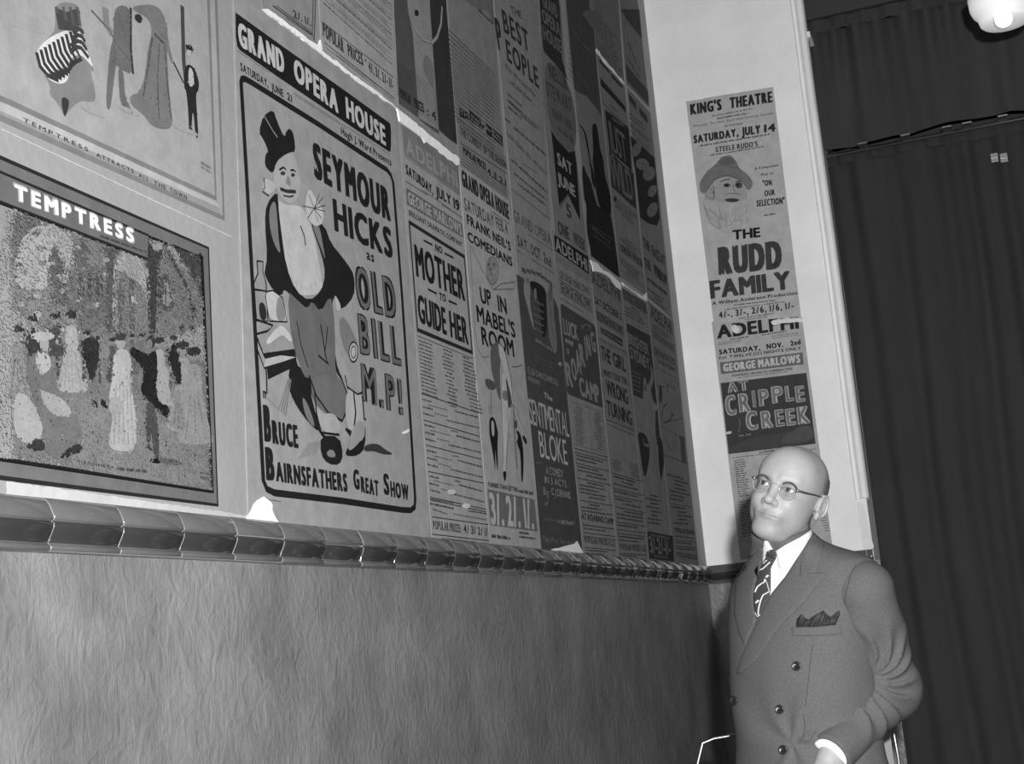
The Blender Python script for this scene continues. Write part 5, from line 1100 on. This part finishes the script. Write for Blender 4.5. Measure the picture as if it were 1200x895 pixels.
# short hair round the sides and back
hm = Vh
def inhair(x, y, z):
    top = .052 + .02 * math.sin(y * 25); 
    if abs(x) > .055 and y > -.088: return False
    return y < -.070 - .02 * (z > .03) and -.075 < z < top - max(0, (.074 - abs(x))) * .05 and not (abs(x) > .0765 and z < .016)
sel = np.array([inhair(*q) for q in Vh]); fs = Fh[sel[Fh].all(1)]; used = np.unique(fs); mp_ = -np.ones(len(Vh), int); mp_[used] = np.arange(len(used))
cen = np.array((0, -.086, .02)); hv = Vh[used]; dr = hv - cen; dr /= np.linalg.norm(dr, axis=1)[:, None]
hv = hv + dr * np.array([0.0012 + 0.0010 * noise.noise(Vector(q) * 260) for q in hv])[:, None]
mesh_obj('hair', h2w(hv), mp_[fs], M['hair'], man, True)
# eyes and eyebrows
for s in (-1, 1):
    c = np.array((s * .031, -.0070, 0)); n = 28; V = []; F = []; K = []
    gz = nrm((-.30, .90, .22))                                # gaze: up and to his right
    u = nrm(np.cross(gz, (0, 0, 1))); v_ = np.cross(u, gz)
    rings = [0, .14, .17, .33, .465, .495, .8, 1.2, 1.6]
    for i, r in enumerate(rings):
        for k in range(n):
            a = 2 * math.pi * k / n; V.append(c + .0128 * (gz * math.cos(r) + (u * math.cos(a) + v_ * math.sin(a)) * math.sin(r)) + gz * (.0006 if r < .45 else 0)); K.append(0.05 if r <= .16 else 0.30 if r < .47 else 0.20 if r < .50 else 0.86)
    for i in range(len(rings) - 1):
        for k in range(n): F.append((i * n + k, i * n + (k + 1) % n, (i + 1) * n + (k + 1) % n, (i + 1) * n + k))
    o = mesh_obj('eye', h2w(V), F, M['attr'], man, True, ink=K); o.active_material = M['attr']
    mb = MB(); pts = [(s * (.014 + .034 * t), .0155 - .021 * t * t - .002, .0235 + .007 * math.sin(t * 2.6)) for t in [i / 8 for i in range(9)]]
    mb.tube([h2w(q) for q in pts], [.0008, .0018, .0022, .0023, .0022, .002, .0017, .0013, .0006], 8); mb.build('eyebrow', M['hair'], man, True)
# spectacles
gl = mesh_obj('glasses', [h2w((0, .02, 0))] * 3, [(0, 1, 2)], M['rim'], man)
gl_b = MB()
GC = [np.array((s * .0335, .0155, -.0035)) for s in (-1, 1)]; RX, RZ = .0205, .0190
def rimp(s, a): return GC[0 if s < 0 else 1] + np.array((RX * math.cos(a), -abs(math.cos(a)) * 0 - (RX * math.cos(a) * s) * .12, RZ * math.sin(a)))
for s in (-1, 1): gl_b.tube([h2w(rimp(s, 2 * math.pi * k / 32)) for k in range(32)], .00105, 8, True)
gl_b.tube([h2w(q) for q in ((-.014, .0175, .002), (-.007, .0205, .005), (0, .0215, .006), (.007, .0205, .005), (.014, .0175, .002))], .0014, 8)
bpy.data.objects.remove(gl); gl = gl_b.build('glasses', M['rim'], man, True)
for s in (-1, 1):
    bar = MB(); bar.tube([h2w(rimp(s, a if s > 0 else math.pi - a) + np.array((0, .0004, .001))) for a in [2.55 - 2.35 * i / 14 for i in range(15)]], [.0012] + [.0021] * 12 + [.0024, .003], 8); bar.build('brow_bar', M['rim_dark'], gl, True)
    lf = [h2w(rimp(s, 2 * math.pi * k / 32) * np.array((1, 1, 1))) for k in range(32)]; dd = hf * .0008
    V = [q + dd for q in lf] + [q - dd for q in lf]; mesh_obj('lens', V, [tuple(range(32)), tuple(range(63, 31, -1))] + [(k, (k + 1) % 32, 32 + (k + 1) % 32, 32 + k) for k in range(32)], M['lens'], gl)
    arm = MB(); arm.tube([h2w(q) for q in ((s * .0540, .011, .005), (s * .060, .007, .0055), (s * .068, -.008, .006), (s * .0740, -.045, .009), (s * .0765, -.075, .010), (s * .0780, -.098, .008), (s * .077, -.110, -.010))], [.0026, .0024, .0020, .0018, .0018, .0017, .0014], 8); arm.build('temple', M['rim_dark'], gl, True)
    hg = MB(); hg.tube([h2w(q) for q in ((s * .0520, .0135, .0048), (s * .0565, .0125, .005))], .0030, 8); hg.build('hinge', M['chrome'], gl, True)

# ------------------------------------------------------------------ jacket, sleeves, trousers, shoes (body frame)
TB = np.array([  # z, half width, depth front, depth back, forward shift
    (.74, .200, .150, .128, .010), (.90, .198, .152, .130, .012), (1.02, .186, .150, .120, .016), (1.12, .178, .146, .112, .014), (1.24, .188, .142, .112, .006),
    (1.34, .196, .132, .110, -.004), (1.410, .196, .116, .100, -.010), (1.455, .172, .094, .088, -.006), (1.485, .124, .080, .078, .014), (1.510, .084, .074, .070, .038), (1.535, .064, .066, .066, .054), (1.60, .062, .062, .064, .066)])
def torso(p):
    z = p[..., 2]; a, bq, bb, cy = (np.interp(z, TB[:, 0], TB[:, k]) for k in (1, 2, 3, 4))
    x = p[..., 0] - neck_b[0] * .8 * np.clip((z - 1.40) / .12, 0, 1); y = p[..., 1] - cy; b_ = np.where(y > 0, bq, bb); n = 2.35
    r = (np.abs(x / a) ** n + np.abs(y / b_) ** n) ** (1 / n); return (r - 1) * np.minimum(a, b_) * .85
# top of the collar is a sloping plane through three points of the photograph
cpl = [w2b(atd(x, y, d)) for x, y, d in ((909, 646, 3.15), (956.5, 614, 3.22), (896, 628, 3.24))]
cn = nrm(np.cross(cpl[1] - cpl[0], cpl[2] - cpl[0])); cn = cn if cn[2] > 0 else -cn
PK = w2b(atd(940, 868, 3.10))
def jacket(p):
    d = torso(p)
    q = p - SL; d = smin(d, ell(p, SL + np.array((-.040, .0, .028)), (.064, .066, .048)), .05)
    d = smin(d, ell(p, SR + np.array((.015, .0, .030)), (.058, .066, .048)), .05)
    # pulls in the cloth running from the pocket up to the chest
    r = p - PK; dist = np.sqrt((r ** 2).sum(-1)); ang = np.arctan2(r[..., 2], r[..., 0])
    d = d - .0034 * np.exp(-(dist / .14) ** 2) * np.sin(ang * 6 + dist * 14) * np.clip(dist / .03, 0, 1)
    d = d - .0022 * np.sin(p[..., 2] * 31 + p[..., 0] * 24) * np.exp(-((p[..., 2] - 1.1) / .12) ** 2)
    return smax(d, (p - cpl[0].astype(np.float32)) @ cn.astype(np.float32), .004)
xs, ys, zs, G = grid(-.26, .27, -.20, .22, .74, 1.60, .0065)
v, f = net(smax(jacket(G), -(G[..., 2] - .76), .004), xs, ys, zs); JV = b2w(v); JF = f
jk = mesh_obj('jacket', JV, JF, M['suit'], man, True)
def vcross(a, b): return np.cross(np.broadcast_to(b, a.shape), a) if 0 else np.cross(a, b)
def sleeve(S_, E_, W, up, fore, folds):
    CR = E_ + (nrm(S_ - E_) + nrm(W - E_)) * .080                  # crook of the elbow
    ax = nrm(np.cross(S_ - E_, W - E_)); e1 = nrm(E_ - CR); e2 = np.cross(ax, e1)
    lo = np.minimum(np.minimum(S_, E_), W) - .12; hi = np.maximum(np.maximum(S_, E_), W) + .12
    xs, ys, zs, G = grid(lo[0], hi[0], lo[1], hi[1], lo[2], hi[2], .0048)
    M1 = S_ * .45 + E_ * .55
    d = smin(cap(G, S_, M1, up[0], up[1]), cap(G, M1, E_, up[1], up[2]), .02); d = smin(d, cap(G, E_, W, fore[0], fore[1]), .028)
    r = G - CR.astype(np.float32); a = np.arctan2(r @ e2.astype(np.float32), r @ e1.astype(np.float32)); dist = np.sqrt((r ** 2).sum(-1))
    wv = np.sin(a * 6.3 + 1.6 * np.sin(dist * 26 + 1) + (r @ ax.astype(np.float32)) * 9)
    fl = folds * np.exp(-((dist - .085) / .045) ** 2) * (1 - np.abs(wv) * 1.6)
    t = ((G - S_.astype(np.float32)) @ nrm(E_ - S_).astype(np.float32)) / np.linalg.norm(E_ - S_)
    fl2 = folds * .40 * np.sin(t * 14 + G[..., 1] * 26 + G[..., 0] * 22) * np.exp(-((t - .45) / .4) ** 2)
    d = d - fl - fl2
    cut = (G - W.astype(np.float32)) @ nrm(W - E_).astype(np.float32)
    d = smax(d, cut, .003)
    v, f = net(d, xs, ys, zs); return b2w(v), f
v, f = sleeve(SL, EL, WL, (.068, .066, .070), (.068, .048), .0085); sl = mesh_obj('sleeve', v, f, M['suit'], man, True)
v, f = sleeve(SR, ER, WR, (.058, .056, .052), (.052, .042), .004); mesh_obj('sleeve', v, f, M['suit'], man, True)
for (W, E_, r) in ((WL, EL, .040), (WR, ER, .036)):
    D = nrm(W - E_); A = b2w(W + D * -.02); B = b2w(W + D * .006); mb = MB(); mb.tube([A, B, b2w(W + D * .0072)], [r, r, r - .003], 28); mb.build('shirt_cuff', M['shirt'], man, True)
def trousers(p):
    d = ell(p, (0, .0, .92), (.175, .125, .13))
    for s in (-1, 1): d = smin(d, cap(p, (s * .088, 0, .88), (s * .115, .0, .07), .098, .074), .02)
    return smax(smax(d, .055 - p[..., 2], .004), p[..., 2] - 1.0, .004)
xs, ys, zs, G = grid(-.24, .24, -.17, .17, .03, 1.02, .013)
v, f = net(trousers(G), xs, ys, zs); mesh_obj('trousers', b2w(v), f, M['suit'], man, True)
for s in (-1, 1):
    xs, ys, zs, G = grid(s * .12 - .07, s * .12 + .07, -.12, .22, -.005, .14, .007)
    d = smin(ell(G, (s * .122, .10, .035), (.046, .095, .042)), ell(G, (s * .118, -.03, .05), (.040, .065, .055)), .03)
    v, f = net(smax(d, .001 - G[..., 2], .003), xs, ys, zs); mesh_obj('shoe', b2w(v), f, M['leather'], man, True)

# ------------------------------------------------------------------ pieces laid on the cloth: collar, tie, lapels, buttons
BV = BVHTree.FromPolygons([Vector(q) for q in JV], [tuple(q) for q in JF])
sv = np.array([q.co for q in sl.data.vertices]) + BO; BS = BVHTree.FromPolygons([Vector(q) for q in sv], [tuple(q.vertices) for q in sl.data.polygons])
def hit(x, y, tree=None):
    r = Vector(ray(x, y)).normalized(); o = Vector(CP); h = (tree or BV).ray_cast(o, r)
    if h[0] is None:
        best = (tree or BV).find_nearest(Vector(atd(x, y, 3.25))); return best[0], best[1], r
    return h[0], h[1], r
def drape(name, poly, m, lift, parent=man, step=2.2, pil=0.0, pr=3.0, tree=None, back=.004, z=(0, 0, 1), fn=None, th=None, ink=None):
    """a piece of cloth lying on the jacket: outline given in photograph pixels, laid onto the real surface"""
    P = [(z[0] + a / z[2], z[1] + b / z[2]) for a, b in poly]; B = []
    for i in range(len(P)):
        a, b = P[i], P[(i + 1) % len(P)]; n = max(1, int(math.dist(a, b) / step))
        B += [(a[0] + (b[0] - a[0]) * k / n, a[1] + (b[1] - a[1]) * k / n) for k in range(n)]
    nb_ = len(B); xs_ = [q[0] for q in B]; ys_ = [q[1] for q in B]; I = []
    def dedge(x, y):
        return min(np.hypot(*(np.array((x, y)) - np.array(a) - np.clip(((x - a[0]) * (b[0] - a[0]) + (y - a[1]) * (b[1] - a[1])) / max(1e-9, (b[0] - a[0]) ** 2 + (b[1] - a[1]) ** 2), 0, 1) * (np.array(b) - np.array(a)))) for a, b in zip(P, P[1:] + P[:1]))
    def inside(x, y):
        c = False
        for (x1, y1), (x2, y2) in zip(P, P[1:] + P[:1]):
            if (y1 > y) != (y2 > y) and x < (x2 - x1) * (y - y1) / (y2 - y1) + x1: c = not c
        return c
    yy = min(ys_) + step * .5; k = 0
    while yy < max(ys_):
        xx = min(xs_) + (step * .5 if k % 2 else 0)
        while xx < max(xs_):
            if inside(xx, yy) and dedge(xx, yy) > step * .45: I.append((xx, yy))
            xx += step
        yy += step * .87; k += 1
    r = delaunay_2d_cdt([Vector(q) for q in B + I], [(i, (i + 1) % nb_) for i in range(nb_)], [], 1, 1e-5)
    vo, fo = r[0], r[2]; V = []; Vb_ = []
    cnt = {}
    for f_ in fo:
        for a, b in zip(f_, f_[1:] + f_[:1]): cnt[(a, b)] = 1
    # depth is smoothed over the piece so that it lies as cloth does
    for q in vo:
        h, nn, rr = hit(q.x, q.y, tree); l = lift
        if pil or fn: e = dedge(q.x, q.y)
        if pil: l += pil * (1 - math.exp(-e / pr))
        if fn: l += fn(q.x, q.y, e)
        V.append(h - rr * l)
        Vb_.append(h + rr * back)
    n = len(V); F = [tuple(f_) for f_ in fo]
    for (a, b) in cnt:
        if (b, a) not in cnt: F.append((b, a, a + n, b + n))
    return mesh_obj(name, V + Vb_, F, m, parent, True, ink=ink)
ZW = (850, 610, 5.965); ZV = (800, 640, 3.51)
shirt = drape('shirt', [(285, 112), (300, 150), (330, 200), (355, 212), (420, 170), (520, 118), (590, 70), (622, 38), (610, 90), (500, 265), (420, 390), (318, 525), (300, 520), (265, 430), (262, 300), (262, 220), (270, 150)], M['shirt'], .0035, z=ZW)
drape('collar_wing', [(355, 214), (420, 170), (520, 118), (590, 70), (622, 38), (600, 95), (500, 240), (430, 330), (385, 335), (374, 322), (362, 270)], M['shirt'], .0065, shirt, z=ZW, pil=.002)
drape('collar_wing', [(285, 112), (300, 150), (330, 198), (292, 235), (266, 262), (264, 200), (272, 150)], M['shirt'], .0065, shirt, z=ZW, pil=.002)
tie = drape('tie', [(290, 240), (330, 262), (352, 268), (318, 330), (318, 420), (318, 500), (295, 560), (255, 640), (222, 688), (205, 650), (196, 580), (196, 520), (210, 450), (235, 370), (262, 290)], M['thread'], .0075, z=ZW, pil=.006)
drape('tie_knot', [(290, 215), (325, 200), (350, 205), (360, 240), (352, 272), (330, 266), (292, 244), (278, 250)], M['thread'], .010, tie, z=ZW, pil=.008)
for pts, w_ in (([(205, 500), (222, 462), (250, 440), (270, 430), (278, 405)], 6), ([(228, 655), (232, 610), (245, 560), (262, 520), (300, 498), (312, 495)], 6), ([(240, 345), (262, 335), (300, 300), (312, 290)], 6), ([(300, 212), (320, 232), (350, 258)], 4), ([(210, 575), (232, 555)], 9), ([(205, 640), (222, 672), (240, 655)], 5), ([(262, 300), (290, 275)], 4), ([(278, 408), (292, 440), (300, 470), (306, 490)], 5), ([(282, 395), (300, 380)], 10)):
    q1 = [(x - w_ * .6, y - w_ * .4) for x, y in pts]; q2 = [(x + w_ * .6, y + w_ * .4) for x, y in pts][::-1]
    drape('stripe', q1 + q2, M['shirt'], .0142, tie, z=ZW, step=1.2, back=-.008)
LL = [(630, 28), (662, 70), (706, 104), (690, 180), (655, 280), (626, 365), (700, 358), (660, 430), (560, 560), (480, 640), (400, 715), (330, 800), (272, 895), (205, 985), (110, 1065), (75, 1070), (95, 990), (150, 865), (230, 690), (310, 522), (420, 385), (500, 262), (590, 130), (612, 80)]
drape('lapel', LL, M['suit'], .0095, jk, z=ZW, pil=.003, pr=2.5)
drape('collar', [(630, 28), (662, 70), (706, 104), (690, 180), (655, 280), (626, 365), (575, 372), (520, 391), (522, 310), (540, 240), (590, 130), (614, 70)], M['suit'], .0125, jk, z=ZW, pil=.002, pr=2)
drape('lapel', [(240, 190), (262, 240), (235, 340), (205, 440), (190, 520), (196, 600), (215, 690), (180, 770), (135, 872), (95, 790), (62, 660), (64, 500), (72, 350), (130, 270), (190, 225)], M['suit'], .0085, jk, z=ZW, pil=.002)
drape('collar', [(240, 190), (264, 200), (262, 250), (215, 300), (150, 372), (140, 350), (160, 280), (200, 225)], M['suit'], .0115, jk, z=ZW, pil=.001)
for x, y in ((469, 492), (400, 670), (222, 634), (415, 836)):
    h, nn, rr = hit(800 + x / 3.51, 640 + y / 3.51); nn = nn if nn.dot(rr) < 0 else -nn; nn = (nn - rr).normalized()
    mb = MB(); c = h + nn * (.002 if x != 222 else .011); mb.lathe([(.0085, 0), (.0102, .0015), (.0102, .0035), (.0085, .0045), (.0070, .0032), (0.0, .0030)], c, 24, nn); mb.build('button', M['black'], jk, True)
drape('pocket_welt', [(448, 332), (540, 331), (650, 320), (655, 345), (655, 360), (540, 369), (450, 366)], M['suit'], .004, jk, z=ZV, pil=.0015, step=1.6)
hk = drape('pocket_handkerchief', [(494, 742), (497, 690), (528, 652), (560, 680), (580, 690), (640, 650), (686, 626), (718, 660), (735, 672), (775, 640), (802, 622), (800, 660), (770, 728), (640, 740)], M['hanky'], .006, man, z=ZW, pil=.009, pr=3, step=1.5,
           fn=lambda x, y, e: .003 * math.sin((x - 930) * .75 + (y - 720) * .35))
def seam(pts, z, name='seam', tree=None, w_=.0007, parent=None, lift=.0006, m=None):
    P = [(z[0] + a / z[2], z[1] + b / z[2]) for a, b in pts]; Q = []
    for i in range(len(P) - 1):
        n = max(1, int(math.dist(P[i], P[i + 1]) / 2)); Q += [(P[i][0] + (P[i + 1][0] - P[i][0]) * k / n, P[i][1] + (P[i + 1][1] - P[i][1]) * k / n) for k in range(n)]
    Q.append(P[-1]); mb = MB(); pp = []
    for x, y in Q: h, nn, rr = hit(x, y, tree); pp.append(h - rr * lift)
    mb.tube(pp, w_, 6); return mb.build(name, m or M['thread'], parent or jk, True)
seam([(535, 400), (522, 500), (512, 600), (505, 660)], ZV, 'dart'); seam([(495, 690), (505, 740), (495, 790), (480, 800), (520, 800), (550, 760)], ZV, 'pocket_edge', lift=.001)
seam([(205, 830), (240, 836)], ZV, 'buttonhole', w_=.0012)
seam([(720, 60), (690, 120), (672, 190), (660, 270)], ZV, 'armhole_seam', tree=BS, w_=.0009)

# ------------------------------------------------------------------ tubular metal chair behind him
cA, cB = atd(811, 884, 3.62), atd(1052, 884, 3.62)
z0 = min(cA[2], cB[2]); zt_ = atd(854, 862.5, 3.62)[2]
ch = empty('metal_chair', ((cA[0] + cB[0]) / 2, (cA[1] + cB[1]) / 2, 0), 'bent metal tube chair back just showing behind the man at the bottom edge', 'chair')
d_ = Vector(cB - cA); d_.z = 0; wdt = d_.length; d_.normalize(); nb2 = Vector((-d_.y, d_.x, 0)); A0 = Vector((cA[0], cA[1], 0))
if nb2.y < 0: nb2 = -nb2
pt = lambda a, z, o=0: A0 + d_ * a + nb2 * o + Vector((0, 0, z))
bk = [pt(-.01, .45), pt(-.012, z0 - .10), pt(-.006, z0 - .03), pt(.006, z0 + .006), pt(.03, zt_ - .012), pt(.06, zt_ - .003), pt(.10, zt_)]
bk = bk + [pt(wdt / 2, zt_ + .004)] + [pt(wdt - .10, zt_), pt(wdt - .06, zt_ - .002), pt(wdt - .025, zt_ - .004), pt(wdt - .003, zt_ - .012), pt(wdt, z0), pt(wdt + .002, z0 - .10), pt(wdt, .45)]
MB().tube(bk, .0042, 12).build('back_frame', M['chrome'], ch, True)
mb = MB(); q = [pt(.13, z0 - .18), pt(wdt - .012, z0 - .18), pt(wdt - .012, zt_ - .008), pt(.13, zt_ - .008)]; mb.add(q + [v_ + nb2 * .02 for v_ in q], [(0, 1, 2, 3), (7, 6, 5, 4), (0, 4, 5, 1), (1, 5, 6, 2), (2, 6, 7, 3), (3, 7, 4, 0)]); mb.build('backrest', M['upholstery'], ch)
mb = MB(); q = [pt(.01, .43, .0), pt(wdt - .01, .43, .0), pt(wdt - .01, .43, .42), pt(.01, .43, .42)]; mb.add(q + [v_ + Vector((0, 0, .05)) for v_ in q], [(3, 2, 1, 0), (4, 5, 6, 7), (0, 1, 5, 4), (1, 2, 6, 5), (2, 3, 7, 6), (3, 0, 4, 7)]); mb.build('seat', M['upholstery'], ch)
for a, o in ((0, 0), (wdt, 0), (0, .42), (wdt, .42)): MB().tube([pt(a, 0, o), pt(a, .46, o)], .011, 10).build('leg', M['chrome'], ch, True)
